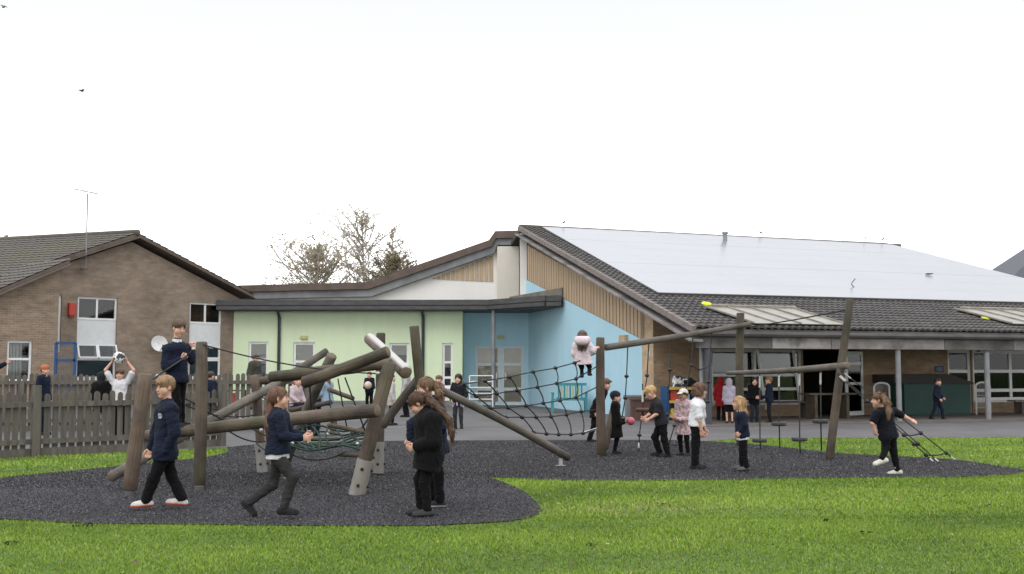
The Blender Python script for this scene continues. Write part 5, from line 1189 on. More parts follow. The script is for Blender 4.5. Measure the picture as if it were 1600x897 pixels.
# shelf with toys
D_ = 29.6; S0 = A3((1043 - 800) / F * D_, D_, 0); SW = Wall(S0, Ee); SH = thing('bookshelf', S0, 'blue outdoor bookcase with yellow shelves by the brick wall', 'bookcase'); w_ = .78
for a in (0, w_): mb = MB(); SW.box(mb, a - .03, a + .03, -.4, 0, .0, .95); mb.build('side_panel', M_bluep, SH)
mb = MB(); SW.box(mb, .03, w_ - .03, -.4, -.37, 0, .95); mb.build('back_panel', M_bluep, SH)
for z in (.12, .5, .86): mb = MB(); SW.box(mb, .032, w_ - .032, -.365, .02, z, z + .075); mb.build('shelf', M_yel, SH)
toyc = [(.6, .6, .62), (.55, .08, .04), (.5, .52, .55), (.04, .12, .35), (.6, .45, .1)]
r_ = random.Random(9)
for i, (z, a, w, h, k) in enumerate(((.577, .1, .22, .26, 1), (.577, .38, .14, .3, 0), (.577, .54, .14, .2, 2), (.197, .1, .24, .16, 4), (.197, .4, .2, .2, 0))):
    mb = MB(); SW.box(mb, a, a + w, -.3, -.06, z, z + h * .8); SW.box(mb, a + .02, a + w - .02, -.27, -.08, z + h * .8 + .002, z + h)
    tag(mb.build('storage_tub', mat('tub_%d' % k, toyc[k], rough=.5, bs=0), None, SW.at(a, -.1, z)), ['red storage tub on the middle yellow shelf', 'tall white tub on the middle yellow shelf', 'grey tub at the right of the middle yellow shelf', 'yellow tub on the bottom shelf', 'white tub on the bottom shelf'][i], 'tub')
M_cow = mat('black_white_print', (.7, .7, .7), (.02, .03, .08), sc=9, rough=.6, bs=0, lo=.47, hi=.53)
for i, (a, w, h) in enumerate(((.28, .2, .3), (.5, .16, .26))):
    mb = MB(); SW.box(mb, a, a + w, -.3, -.1, .937, .937 + h * .85); SW.box(mb, a + .03, a + w - .03, -.26, -.14, .937 + h * .85 + .002, .937 + h); tag(mb.build('toy_box', M_cow, None, SW.at(a, -.2, .937)), ['larger black and white patterned box on top of the blue bookcase', 'smaller black and white patterned box on top of the blue bookcase'][i], 'box')
v_, f_ = sdf_mesh([cap(SW.at(.68, -.2, 1.05) + A3(r_.uniform(-.18, .2), r_.uniform(-.1, .1), r_.uniform(-.08, .12)), SW.at(.7, -.2, 1.02) + A3(r_.uniform(-.15, .2), 0, 0), .08, .09, .04) for i in range(7)], .02)
tag(mesh_obj('soft_bag', v_, f_, fabric((.02, .02, .024)), None, SW.at(.68, -.2, .94), True), 'black soft bag heaped on the right end of the blue bookcase', 'bag')
mb = MB(); c = P(989, 640, 31.5); mb.box(c[0] - .2, c[0] + .28, 31.4, 31.9, 0, .62); mb.box(c[0] - .23, c[0] + .31, 31.37, 31.93, .622, .67); tag(mb.build('planter', M_lead, None, (c[0], 31.5, 0)), 'grey square planter box against the blue wall', 'planter')
mb = MB(); c = P(1003, 640, 30.4); mb.box(c[0] - .28, c[0] + .42, 30.3, 30.8, 0, .56); mb.box(c[0] - .31, c[0] + .45, 30.27, 30.83, .562, .61); tag(mb.build('planter', mat('maroon_wood', (.1, .05, .04), (.07, .035, .03), sc=4), None, (c[0], 30.4, 0)), 'dark red wooden planter box in front of the grey one', 'planter')
# blue metal gate frame by the gable
mb = MB(); D_ = 30; g0, g1, g2, g3 = P(88, 536, D_), P(118, 536, D_), P(88, 605, D_), P(118, 605, D_); GT = thing('blue_gate', (g0[0], D_, 0), 'blue metal gate frame with mesh standing before the brown brick block', 'gate')
for a, b in ((A3(g0[0], D_, 0), g0), (A3(g1[0], D_, 0), g1), (g0, g1), (P(88, 563, D_), P(118, 563, D_)), (g2, g3)): mb.bar(a, b, .07, .07, up=(0, 1, 0))
mb.build('gate_frame', M_bluep, GT); mb = MB()
for i in range(12): x = g0[0] + (g1[0] - g0[0]) * (i + .5) / 12; mb.tube([(x, D_, .3), (x, D_, g0[2])], .004, 4)
mb.build('mesh_infill', M_steel, GT)
# low red-black rack at the green wall
RK = thing('trolley_rack', P(363, 625, 36) * A3(1, 1, 0), 'low black tubular rack with a red panel by the green wall', 'rack'); D_ = 36.0; mb = MB(); a, b = (350 - 800) / F * D_, (380 - 800) / F * D_; z0 = gz(-9, 36)
for x in (a, b): mb.tube([(x, D_, z0), (x, D_, z0 + .5), ], .02, 8); mb.tube([(x, D_ + .5, z0), (x, D_ + .5, z0 + .5)], .02, 8); mb.tube([(x, D_, z0 + .5), (x, D_ + .5, z0 + .5)], .02, 8)
mb.tube([(a, D_, z0 + .5), (b, D_, z0 + .5)], .02, 8); mb.tube([(a, D_ + .5, z0 + .5), (b, D_ + .5, z0 + .5)], .02, 8); mb.build('frame', M_bolt, RK); mb = MB(); mb.box(a + .15, a + .45, D_ + .2, D_ + .4, z0, z0 + .42); mb.build('panel', mat('red_paint', (.4, .03, .03), rough=.5, bs=0), RK)
# green shed under the veranda
q0 = WF.sz(1378, 600)[0]; q1 = WF.sz(1481, 600)[0]; SD = thing('storage_shed', WF.at(q0, .8, 0), 'dark green storage locker with sloping felt lid under the veranda', 'shed')
M_shed = mat('green_paint', (.009, .055, .046), (.007, .043, .036), sc=2, rough=.55, bs=0); hz_ = WF.sz(1440, 597)[1]
mb = MB(); WF.box(mb, q0, q1, .03, .95, .04, hz_ - .02); mb.build('body', M_shed, SD)
for a, b in ((q0 + .02, (q0 + q1) / 2 - .01), ((q0 + q1) / 2 + .01, q1 - .02)): mb = MB(); WF.box(mb, a, b, .953, .99, .08, hz_ - .05); mb.build('door', M_shed, SD)
mb = MB(); pr_ = [WF.sz(*p) for p in ((1362, 598), (1362, 585), (1445, 584), (1484, 597), (1484, 600))]; mb.prism([WF.at(a, .04, z) for a, z in pr_], WF.n * 1.0); mb.build('lid', mat('felt', (.035, .033, .032), sc=6), SD)
mb = MB(); q = WF.sz(1467, 577); WF.box(mb, q[0] - .16, q[0] + .16, .004, .03, q[1] - .1, q[1] + .1); sg_ = tag(mb.build('wall_sign', mat('navy_sign', (.02, .03, .12), rough=.4, bs=0), None, WF.at(q[0], 0, q[1])), 'small navy rectangular sign on the brick above the green locker', 'sign')
mb = MB()
for i, (w, zz_) in enumerate(((.1, .04), (.11, 0), (.07, -.04))): WF.box(mb, q[0] - w, q[0] + w, .031, .034, q[1] + zz_ - .008, q[1] + zz_ + .008)
mb.build('lettering', mat('pale_lettering', (.3, .32, .45), bs=0), sg_, WF.at(q[0], 0, q[1]))
# white looped door guards
for px, lab in ((1345, 'white hooped door guard beside the open door near the slanting post'), (1500, 'white hooped door guard before the closed glazed door')):
    s_ = WF.sz(px, 640)[0]; o = thing('door_guard', WF.at(s_, 1.0, 0), lab, 'guard rail', 'door guards'); mb = MB(); w = .27; H_ = 1.02
    pts = [WF.at(s_ - w, 1.0, .03)] + [WF.at(s_ + w * math.cos(a) * -1, 1.0, H_ - .12 + .12 * math.sin(a)) for a in np.linspace(0, math.pi, 9)] + [WF.at(s_ + w, 1.0, .03)]; mb.tube(pts, .03, 8); mb.build('hoop', M_pvc, o, smooth=True)
    mb = MB(); [mb.tube([WF.at(s_ - w + .05 + i * (2 * w - .1) / 9, 1.0, .24), WF.at(s_ - w + .05 + i * (2 * w - .1) / 9, 1.0, H_ - .03)], .007, 5) for i in range(10)]; [mb.tube([WF.at(s_ - w, 1.0, z_), WF.at(s_ + w, 1.0, z_)], .012, 5) for z_ in (.24, .62)]; mb.build('mesh_panel', mat('grey_mesh', (.4, .4, .4), (.33, .33, .33), sc=60, bs=0), o)
def bench(px0, px1, t_, lab, z=.46):
    a, b = WF.sz(px0, 640)[0], WF.sz(px1, 640)[0]; o = thing('timber_bench', WF.at(a, t_, 0), lab, 'bench', 'veranda benches')
    for k in range(2): mb = MB(); WF.box(mb, a, b, t_ + k * .2, t_ + k * .2 + .17, z - .05, z); mb.build('seat_plank', M_weath if px0 > 1500 else M_log2, o)
    for s_ in (a + .25, b - .35): mb = MB(); WF.box(mb, s_, s_ + .1, t_ + .02, t_ + .35, .04, z - .052); mb.build('leg', M_log2, o)
bench(1548, 1640, .7, 'grey timber bench under the right veranda windows'); bench(1108, 1250, .5, 'brown timber bench under the veranda windows behind the waiting children', .5)
# picnic-style table behind the hanging discs
a, b = WF.sz(1205, 640)[0], WF.sz(1275, 640)[0]; PT = thing('picnic_table', WF.at(a, 1.5, 0), 'dark timber table under the veranda behind the hanging discs', 'table')
mb = MB(); WF.box(mb, a, b, 1.4, 1.95, .7, .75); mb.build('tabletop', M_log, PT)
for s_ in (a + .2, b - .3): mb = MB(); WF.box(mb, s_, s_ + .09, 1.45, 1.9, .04, .698); mb.build('leg', M_log, PT)
# frisbees and litter on the roof
M_lime = mat('lime_plastic', (.62, .68, .02), (.5, .55, .02), rough=.4, bs=0)
for (x, y), lab in (((1104, 475), 'yellow plastic ring lying on the tiles above the open beam'), ((1541, 497), 'pale yellow ring lying on the tiles at the right rooflight')):
    c = onR(x, y, .1); mb = MB(); mb.tube([c + (Ee * math.cos(a) * .1 + Vu * math.sin(a) * .14) for a in np.linspace(0, 6.2832, 17)], .042, 8); tag(mb.build('throwing_ring', M_lime, None, c, True), lab, 'toy')
c = onR(1333, 446, .18); mb = MB(); mb.tube([c + A3(.08, 0, .22), c + A3(-.03, 0, .1), c + A3(-.05, 0, .03), c + A3(.03, 0, -.06)], .014, 6); tag(mb.build('twig', M_bolt, None, c), 'thin bent twig lying on the white solar roof', 'twig')
c = onR(1451, 428, .18); mb = MB(); mb.ball(c, (.13, .08, .03)); mb.ball(c + A3(.12, 0, .01), (.06, .05, .02)); tag(mb.build('leaf_clump', M_bolt, None, c), 'small dark leaf clump on the white solar roof', 'debris')
# ================================================================ birds
M_bird = mat('bird_grey', (.3, .3, .31), (.2, .2, .2), bs=0); M_birdd = mat('bird_dark', (.08, .07, .07), bs=0)
def bird(c, s, lab, flying=False, yaw=0, m=None):
    f, l, u = frame(yaw, 25 if not flying else 0); M_ = np.array([f, l, u]); pr = [ell(c, M_, A3(.16, .075, .08) * s, .03), cap(c + f * .13 * s + u * .08 * s, c + f * .15 * s + u * .1 * s, .05 * s, k=.04 * s), cap(c + f * .19 * s + u * .09 * s, c + f * .24 * s + u * .08 * s, .014 * s, .006 * s, .01), cap(c - f * .12 * s, c - f * .27 * s - u * .02 * s, .045 * s, .02 * s, .03)]
    v_, f_ = sdf_mesh(pr, .016 * s); o = tag(mesh_obj('bird', v_, f_, m or M_bird, None, c, True), lab, 'bird', 'birds'); mb = MB()
    for sg in (1, -1):
        if flying: mb.prism([c + f * .08 * s, c + l * sg * .22 * s + u * .12 * s + f * .06 * s, c + l * sg * .42 * s + u * .05 * s - f * .06 * s, c + l * sg * .2 * s + u * .1 * s - f * .08 * s, c - f * .1 * s], u * .012 * s)
        else: mb.prism([c + l * sg * .07 * s + f * .1 * s + u * .03 * s, c + l * sg * .082 * s - f * .05 * s - u * .05 * s, c + l * sg * .05 * s - f * .25 * s, c + l * sg * .075 * s - f * .05 * s + u * .05 * s], l * sg * .012 * s)
    mb.build('wing', M_birdd, o)
    if not flying:
        mb = MB()
        for sg in (1, -1): mb.tube([c + l * sg * .03 * s - u * .05 * s, c + l * sg * .03 * s - A3(0, 0, .2 * s)], .008 * s, 5)
        mb.build('leg', M_birdd, o)
bird(P(128, 142, 38), .42, 'small bird in flight high above the left roof', True, 60, M_birdd); bird(P(6, 11, 40), .4, 'small bird in flight at the top left picture corner', True, -30, M_birdd)
for px, k, lab in ((882, 0, 'bird perched on the roof ridge nearest its left end'), (1191, 1, 'pale gull on the roof ridge just right of the vent pipe'), (1355, 2, 'upright gull near the right end of the roof ridge'), (1383, 3, 'pale gull at the far right end of the roof ridge')):
    a = (px - 812) / 593.0; d0, d1 = 1 / RL[1], 1 / RRr[1]; y = 1 / (d0 + (d1 - d0) * a); x = (px - 800) / F * y; q = (x - RL[0]) / (RRr[0] - RL[0]); c = RL + (RRr - RL) * q + A3(0, 0, .22 + .11); bird(c, .44, lab, False, (20, 190, 80, 0)[k])
# ================================================================ houses beyond
M_htile = mat('blue_grey_tile', (.085, .09, .11), (.065, .07, .085), sc=2, stretch=(1, 1, 8)); M_orange = mat('orange_tile', (.36, .13, .06), (.28, .1, .05), sc=3)
def house(x0, x1, y0, y1, ze_, zr_, m, lab, ax='x'):
    o = thing('house', (x0, y0, 0), lab, 'house'); mb = MB(); mb.box(x0, x1, y0, y1, 0, ze_)
    ym = (y0 + y1) / 2; mb.prism([(x0, y0, ze_), (x0, y1, ze_), (x0, ym, zr_ - .15)], (x1 - x0, 0, 0)); mb.build('wall', M_brickR, o)
    mb = MB(); a = .3
    for ya in (y0 - a, y1 + a): mb.prism([(x0 - a, ya, ze_ - .15), (x1 + a, ya, ze_ - .15), (x1 + a, ym, zr_), (x0 - a, ym, zr_)], (0, 0, .15))
    mb.build('roof', m, o)
q = P(1572, 442, 75); ap = P(1690, 330, 79); hx = ap[0] - q[0]; o = thing('house', (q[0] + .5, 75, 0), 'house with blue-grey tiled roof beyond the hall at the right edge', 'house')
mb = MB(); mb.box(q[0] + .5, q[0] + 2 * hx - .5, 75.4, 82.6, 0, q[2] + .1); mb.build('wall', M_brickR, o); mb = MB(); cs = [(q[0], 75), (q[0] + 2 * hx, 75), (q[0] + 2 * hx, 83), (q[0], 83)]
for (a, b), (c, d) in zip(cs, cs[1:] + cs[:1]): mb.face([(a, b, q[2]), (c, d, q[2]), tuple(ap)])
mb.build('roof', M_htile, o)
q = P(1497, 402, 82); o = thing('house', (q[0], 82, 0), 'house with an orange tiled roof peak just above the hip of the solar roof', 'house'); mb = MB(); mb.box(q[0] - 4, q[0] + 4, 82, 90, 0, 5); mb.build('wall', M_brickR, o); mb = MB()
ap = q + A3(0, 3, 0)
for a, b in (((-4.3, -.3), (4.3, -.3)), ((4.3, -.3), (4.3, 8.3)), ((4.3, 8.3), (-4.3, 8.3)), ((-4.3, 8.3), (-4.3, -.3))): mb.face([(q[0] + a[0], 82 + a[1], 4.9), (q[0] + b[0], 82 + b[1], 4.9), tuple(ap)])
mb.build('roof', M_orange, o)
# ================================================================ trees behind the low block
M_bark = mat('bark', (.2, .17, .14), (.1, .085, .07), sc=8, rough=.9); M_barkp = mat('pale_bark', (.45, .42, .39), (.3, .27, .24), sc=9, rough=.9)
def leafm(n, a, b):
    m = mat(n, a, b, sc=1.2, rough=.7, bs=0); t = m.node_tree; p = t.nodes['Principled BSDF']; tr = t.nodes.new('ShaderNodeBsdfTranslucent'); mx = t.nodes.new('ShaderNodeMixShader'); mx.inputs[0].default_value = .55
    t.links.new(p.inputs['Base Color'].links[0].from_socket, tr.inputs[0]); t.links.new(p.outputs[0], mx.inputs[1]); t.links.new(tr.outputs[0], mx.inputs[2]); t.links.new(mx.outputs[0], t.nodes['Material Output'].inputs[0]); return m
def tree(base, h, rx, z0, seed, lab, bark, lm, nleaf, leafsize, nl=42):
    r = random.Random(seed); o = thing('tree', base, lab, 'tree', 'trees behind the low block'); mb = MB(); tips = []; b = A3(*base); tr = []
    for i in range(9): q = i / 8; tr.append(b + A3(.1 * h * .12 * math.sin(q * 5 + seed), .05 * math.sin(q * 4), q * h * .97))
    mb.tube(tr, [h * .011 * (1 - .75 * i / 8) for i in range(9)], 7, cap=False)
    def branch(p, d, L, r0, r1, n=5):
        pts = [p]; dd = d.copy()
        for i in range(n): dd = unit(dd + A3(r.gauss(0, .16), r.gauss(0, .16), r.gauss(.05, .1))); pts.append(pts[-1] + dd * L / n)
        mb.tube(pts, [r0 + (r1 - r0) * i / n for i in range(n + 1)], 4, cap=False); return pts
    for i in range(nl):
        t_ = z0 + (.97 - z0) * (i + r.random()) / nl; k = min(int(t_ * 8 / .97), 7); p = tr[k] + (tr[k + 1] - tr[k]) * (t_ * 8 / .97 - k if k < 8 else 0); e = (t_ - z0) / (1 - z0); w = rx * math.sqrt(max(.06, 1 - (2 * min(e + .12, 1) - .85) ** 2 * .9)) * r.uniform(.55, 1.1)
        a = r.uniform(0, 6.28); pts = branch(p, unit(A3(math.cos(a), math.sin(a), r.uniform(.35, 1.0))), w * 1.1, .045, .02)
        for j in range(9):
            q = pts[r.randint(1, 5)]; a2 = r.uniform(0, 6.28); tw = branch(q, unit(A3(math.cos(a2), math.sin(a2), r.uniform(-.1, 1.1))), w * r.uniform(.22, .5), .02, .012, 3); tips += tw[1:]
    mb.build('trunk', bark, o); lm_ = MB()
    for i in range(nleaf):
        p = r.choice(tips) + A3(r.gauss(0, .09), r.gauss(0, .09), r.gauss(-.03, .09)); a = unit(A3(r.gauss(0, 1), r.gauss(0, 1), r.gauss(0, 1))); b2 = unit(np.cross(a, A3(r.gauss(0, 1), r.gauss(0, 1), r.gauss(0, 1)))); s = leafsize * r.uniform(.5, 1.2)
        lm_.face([p - a * s, p + b2 * s * .6, p + a * s, p - b2 * s * .6], r.choice((0, 0, 1)))
    lm_.build('crown', lm, o)
lmY = [leafm('leaf_olive', (.3, .25, .13), (.36, .3, .17)), leafm('leaf_tan', (.38, .3, .18), (.42, .34, .22))]; lmB = [leafm('leaf_brownish', (.2, .155, .085), (.25, .19, .11)), leafm('leaf_dull', (.17, .17, .085), (.21, .19, .1))]
tree((-8.6, 62, 0), 10.4, 2.9, .45, 11, 'tallest thin pale-barked autumn tree behind the low roof', M_barkp, lmY, 1500, .07)
tree((-11.4, 63, 0), 8.5, 3.3, .5, 5, 'bushy thin-leaved tree left of the tallest one behind the low roof', M_barkp, lmY, 4300, .07, 60)
tree((-6.7, 60, 0), 9.5, 1.2, .5, 23, 'slender bare tree right of the tallest one behind the low roof', M_barkp, lmY, 700, .065, 30)
tree((-6.3, 58, 0), 7.5, 2.0, .6, 31, 'low brown-leaved tree rising just over the slanting parapet', M_bark, lmB, 2600, .07, 50)
tree((-30.9, 66, 0), 9.9, .9, .6, 8, 'bare tree tip behind the left roof ridge', M_bark, lmB, 150, .08, 24)
# ================================================================ the children
NAVY = (.011, .015, .032); BLK = (.0055, .0055, .0065); CHAR = (.036, .034, .035); WHT = (.62, .62, .64); BLOND = (.42, .26, .11); BROWN = (.12, .062, .032); AUB = (.14, .072, .042); DK = (.03, .02, .015); GING = (.38, .12, .035)
SH = lambda *a: a
def foot(px0, px1, D, dz=0): return unit(P(*px1, D) - P(*px0, D))
# boy walking left in front of the logs
J = traced(11.0, 188, 1.06, dict(H=(258.5, 605), N=(262, 628), SL=(268, 638), SR=(254, 637), EL=(273, 675), ER=(244, 675), WL=(259, 705), WR=(236, 700), P=(258, 707), KL=(240, 747), AL=(229, 781), KR=(268, 744), AR=(284, 779)))
person(J, 188, 1.06, 'fair-haired boy in navy jumper and white trainers walking left past the slanting posts', 'near', hyaw=228, hpitch=-5, hs=.99, top=(NAVY, 'L', .07, .034), bottom=(BLK, 'trousers'), shoes=((.55, .53, .5), (.5, .09, .05)), hair=((.27, .165, .085), 'short'), collar=NAVY, feet=(A3(-1, -.12, -.04), A3(-1, -.1, .1)), badge=(250, 650, .03, (.35, .37, .4)), seed=1)
# boy standing on the log, both hands on the rope
J = traced(13.5, -24, 1.03, dict(H=(279, 513), N=(276, 534), SR=(260, 546), SL=(290, 543), ER=(259, 574), EL=(300, 563), WR=(283, 561), WL=(299, 545), P=(277, 592), KR=(276, 628), KL=(281, 627), AR=(277, 660), AL=(283, 659)), extra={'WR': -.02, 'ER': -.02})
person(J, -24, 1.03, 'boy in navy jumper and white collar standing on a log holding the rope', 'near', hyaw=-38, hpitch=-12, hs=.96, top=(NAVY, 'L', .05, .028), bottom=(BLK, 'trousers'), collar=WHT, hair=((.1, .058, .035), 'crop'), badge=(291, 556, .022, (.4, .42, .45)), grip=1.1, seed=2)
# girl hurrying right
J = traced(10.4, -4, 1.0, dict(H=(437, 622), N=(434, 642), SR=(435, 652), SL=(442, 650), ER=(444, 681), EL=(452, 678), WR=(471, 684), WL=(476, 680), P=(434, 706), KR=(458, 746), AR=(443, 793), KL=(426, 757), AL=(389, 785)))
tl = [P(424, 622, 10.42), P(421, 640, 10.4), P(420, 660, 10.36), P(419, 682, 10.36)]
person(J, -4, 1.0, 'girl with auburn ponytail and grey trousers striding right in front of the long log', 'near', hyaw=6, hpitch=2, hs=.93, top=(NAVY, 'L', .02, .026), shirt=WHT, collar=WHT, bottom=(CHAR, 'slim'), socks=WHT, hair=(AUB, 'pony'), tail=(tl, [.034, .036, .034, .014]), feet=(unit(P(400, 806, 10.4) - P(383, 790, 10.4)), A3(1, -.05, 0)), grip=.9, seed=3)
# girl in the black coat with the long swinging ponytail
J = traced(10.5, 184, 1.0, dict(H=(652, 631), N=(666, 645), SL=(675, 655), SR=(664, 654), EL=(677, 690), ER=(664, 686), WL=(651, 698), WR=(648, 694), P=(671, 710), KL=(663, 753), AL=(668, 796), KR=(655, 749), AR=(657, 792)))
tl = [P(664, 619, 10.5), P(676, 630, 10.45), P(690, 643, 10.42), P(701, 656, 10.4), P(705, 672, 10.4), P(706, 686, 10.4)]
person(J, 184, 1.0, 'girl in long black coat looking down, very long dark ponytail over her shoulder', 'near', hpitch=-38, hs=.95, top=(BLK, 'L', .15, .075, .005), bottom=(BLK, 'slim'), hair=((.09, .048, .03), 'pony'), tail=(tl, [.04, .034, .03, .03, .028, .012]), hood=None, grip=.9, seed=4, feet=(A3(-1, -.1, 0), A3(-1, -.3, 0)), shoes=((.05, .05, .05), (.02, .02, .02)))
J = traced(11.2, 176, 1.0, dict(H=(664, 606), N=(676, 627), SL=(684, 640), SR=(672, 640), EL=(688, 668), ER=(645, 662), WL=(676, 690), WR=(641, 685), P=(682, 700), KL=(685, 742), AL=(687, 782), KR=(678, 740), AR=(677, 784)))
tl = [P(682, 601, 11.2), P(686, 612, 11.15), P(689, 628, 11.15)]
person(J, 176, 1.0, 'brown-haired girl in navy jumper half hidden behind the girl in the black coat', 'near', hpitch=-14, hyaw=196, hs=.95, top=(NAVY, 'L', .06, .045), bottom=(BLK, 'trousers'), collar=WHT, hair=((.17, .1, .055), 'pony'), tail=(tl, [.03, .03, .015]), shoes=((.03, .03, .03), (.5, .5, .5)), grip=.8, seed=5)
# running girl at the right
J = traced(14.7, 128, 1.02, dict(H=(1372, 625), N=(1379, 640), SL=(1369, 647), SR=(1397, 643), EL=(1364, 661), ER=(1411, 650), WL=(1366, 670), WR=(1423, 656), P=(1388, 680), KL=(1384, 700), AL=(1379, 716), KR=(1396, 704), AR=(1402, 734)), extra={'AL': -.08})
tl = [P(1380, 618, 14.62), P(1385, 628, 14.5), P(1388, 640, 14.48), P(1389, 650, 14.46)]
person(J, 128, 1.02, 'girl in black polo shirt and white trainers running along the rope ladder', 'near', hyaw=168, hpitch=-4, hs=.93, top=((.008, .009, .015), 'S', .05, .02), bottom=(BLK, 'slim'), shoes=((.6, .58, .52), (.55, .53, .46)), socks=WHT, hair=((.17, .1, .055), 'pony'), tail=(tl, [.036, .042, .034, .014]), feet=(unit(A3(-1, .1, -.3)), unit(A3(-1, .15, -.12))), seed=6)
# curly girl in white polo
J = traced(15.5, -14, 1.0, dict(H=(1094, 611), N=(1090, 625), SR=(1090, 635), SL=(1095, 634), ER=(1093, 657), EL=(1098, 655), WR=(1096, 673), WL=(1101, 670), P=(1088, 664), KR=(1086, 694), AR=(1085, 726), KL=(1088, 693), AL=(1087, 725)))
person(J, -14, 1.07, 'curly-haired girl in white polo shirt standing upright facing right', 'mid', hs=.93, top=((.7, .7, .73), 'S', .02, .022), bottom=(BLK, 'slim'), socks=WHT, hair=(AUB, 'curly'), seed=7, feet=(A3(1, -.1, 0), A3(1, -.2, 0)))
# small blond girl
J = traced(15.1, 172, .85, dict(H=(1154, 630), N=(1157, 643), SL=(1160, 649), SR=(1154, 649), EL=(1163, 663), ER=(1154, 664), WL=(1156, 675), WR=(1152, 676), P=(1160, 680), KL=(1162, 705), AL=(1166, 729), KR=(1160, 705), AR=(1160, 727)))
person(J, 172, .85, 'small girl with loose blond hair and navy cardigan standing on the rubber surface', 'mid', hs=.88, top=(NAVY, 'L', .03, .024), shirt=WHT, collar=WHT, bottom=(BLK, 'trousers'), hair=((.4, .25, .12), 'long'), shoes=((.1, .1, .1), (.05, .05, .05)), seed=8)
# blond boy bending over
J = traced(17.6, 182, 1.0, dict(H=(1017, 613), N=(1024, 625), SL=(1029, 633), SR=(1023, 632), EL=(1026, 647), ER=(1017, 646), WL=(1014, 655), WR=(1008, 652), P=(1034, 661), KL=(1038, 686), AL=(1043, 708), KR=(1023, 683), AR=(1030, 706)))
person(J, 182, 1.0, 'blond boy in dark polo shirt leaning left beside the hanging ropes', 'mid', hpitch=-24, hs=.93, top=((.022, .021, .026), 'S', .03, .02), bottom=(BLK, 'trousers'), hair=((.48, .31, .14), 'short'), seed=9, grip=1.1)
# child in the patterned pink coat and cap
M_camo = mat('pink_camo_fabric', (.44, .33, .35), (.25, .17, .17), sc=22, rough=.9, bs=0, lo=.46, hi=.54)
J = standing(1069, 713, 1.08, 232, arms={'L': ((.04, .15, .72), (.19, -.05, .73)), 'R': ((.04, .15, .72), (.18, -.06, .7))})
person(J, 232, .85, 'child in pink camouflage coat and pale cap with folded arms behind the curly girl', 'mid', hs=.9, skin=(.36, .2, .14), top=(M_camo, 'L', .24, .03, .02), bottom=(BLK, 'leggings'), hair=(DK, 'pony'), hat=((.6, .55, .48), 'cap'), seed=10)
# child in long black coat with the pink ball
J = standing(962, 710, 1.03, -8, arms={'L': ((.08, .13, .68), (.2, .02, .72)), 'R': ((.07, .14, .66), (.19, .03, .67))})
person(J, -8, .82, 'small child in long black coat and dark hat holding a pink ball', 'mid', hs=.88, top=(BLK, 'L', .3, .034, .03), bottom=(BLK, 'leggings'), hair=(DK, 'crop'), hat=((.02, .022, .035), 'beanie'), seed=11)
bc = (J['WL'] + J['WR']) / 2 + A3(.1, -.02, .0); mb = MB(); mb.ball(bc, .068, 16, 12); tag(mb.build('ball', mat('pink_rubber', (.55, .13, .19), rough=.4, bs=0), None, bc, True), 'pink ball held by the child in the long black coat', 'ball')
# boy half hidden behind the brown post
J = standing(931, 691, 1.22, -12, lean=.22, step=.2); dx = P(947, 604, J['H'][1])[0] - J['H'][0]
for k in ('H', 'N', 'SL', 'SR'): J[k] = J[k] + A3(dx * .9, 0, 0)
person(J, -12, .96, 'boy in dark coat peering out from behind the thick brown post', 'mid', top=(BLK, 'L', .16, .032, .015), bottom=(BLK, 'trousers'), hair=(BROWN, 'short'), seed=12)
# child in the pale pink coat up on the net
J = traced(17.44, 84, .8, dict(H=(910, 527), N=(909, 536), SL=(901, 540), SR=(919, 539), EL=(897, 553), ER=(925, 548), WL=(902, 562), WR=(930, 545), P=(911, 562), KL=(909, 573), AL=(909, 585), KR=(921, 573), AR=(921, 582)), extra={'KL': .06, 'KR': .05, 'AR': -.02})
person(J, 84, .82, 'child in pale pink padded coat climbing on the rope net seen from behind', 'mid', hs=.92, hpitch=-16, top=((.66, .56, .59), 'L', .1, .06, .025), bottom=(BLK, 'leggings'), hair=((.12, .07, .045), 'long'), seed=13, grip=1.0)
h_ = P(910, 533, 17.18); v_, f_ = sdf_mesh([ell(h_, np.eye(3), (.13, .075, .07), .03), cap(h_ - A3(.08, 0, -.03), h_ + A3(.08, 0, .03), .05)], .012); hd_ = mesh_obj('hood', v_, f_, fabric((.66, .56, .59)), PEOPLE[-1], ORIG[PEOPLE[-1].name_full], True)
# ---- far children
def far(px, py, h, yaw, label, q='far', D=None, arms={}, step=0, lean=0, **k):
    J = standing(px, py, h, yaw, D, arms=arms, step=step, lean=lean); return person(J, yaw, h / 1.3 if h > 1.1 else h / 1.3, label, q, hs=min(1.06, .78 + .2 * h / 1.25), seed=int(px), **k), J
far(716, 672, 1.3, -105, 'girl in black hooded jacket with a lilac coat tied round her waist', 'mid', arms={'L': ((.0, .19, .82), (.1, .14, .7)), 'R': ((.0, .19, .82), (.1, .14, .7))}, top=((.015, .016, .02), 'L', .02, .026), coat2=(.42, .36, .48), bottom=((.035, .037, .04), 'leggings'), hood=(.014, .014, .018), hair=(DK, 'crop'), shoes=((.015, .015, .015), (.5, .5, .5)))
far(1140, 663, 1.17, 88, 'child in lilac hoodie and black shorts seen from behind by the windows', arms={'L': ((.03, .15, .7), (.13, .05, .7)), 'R': ((.03, .15, .7), (.13, .05, .7))}, top=((.42, .38, .47), 'L', .1, .034), bottom=(BLK, 'shorts'), hood=(.42, .38, .47), hair=(BROWN, 'crop'))
far(1127, 659, 1.2, 70, 'child in red hooded coat beside the dark veranda column', top=((.3, .014, .02), 'L', .2, .036, .02), bottom=(BLK, 'trousers'), hood=(.3, .014, .02), hair=(BROWN, 'crop'))
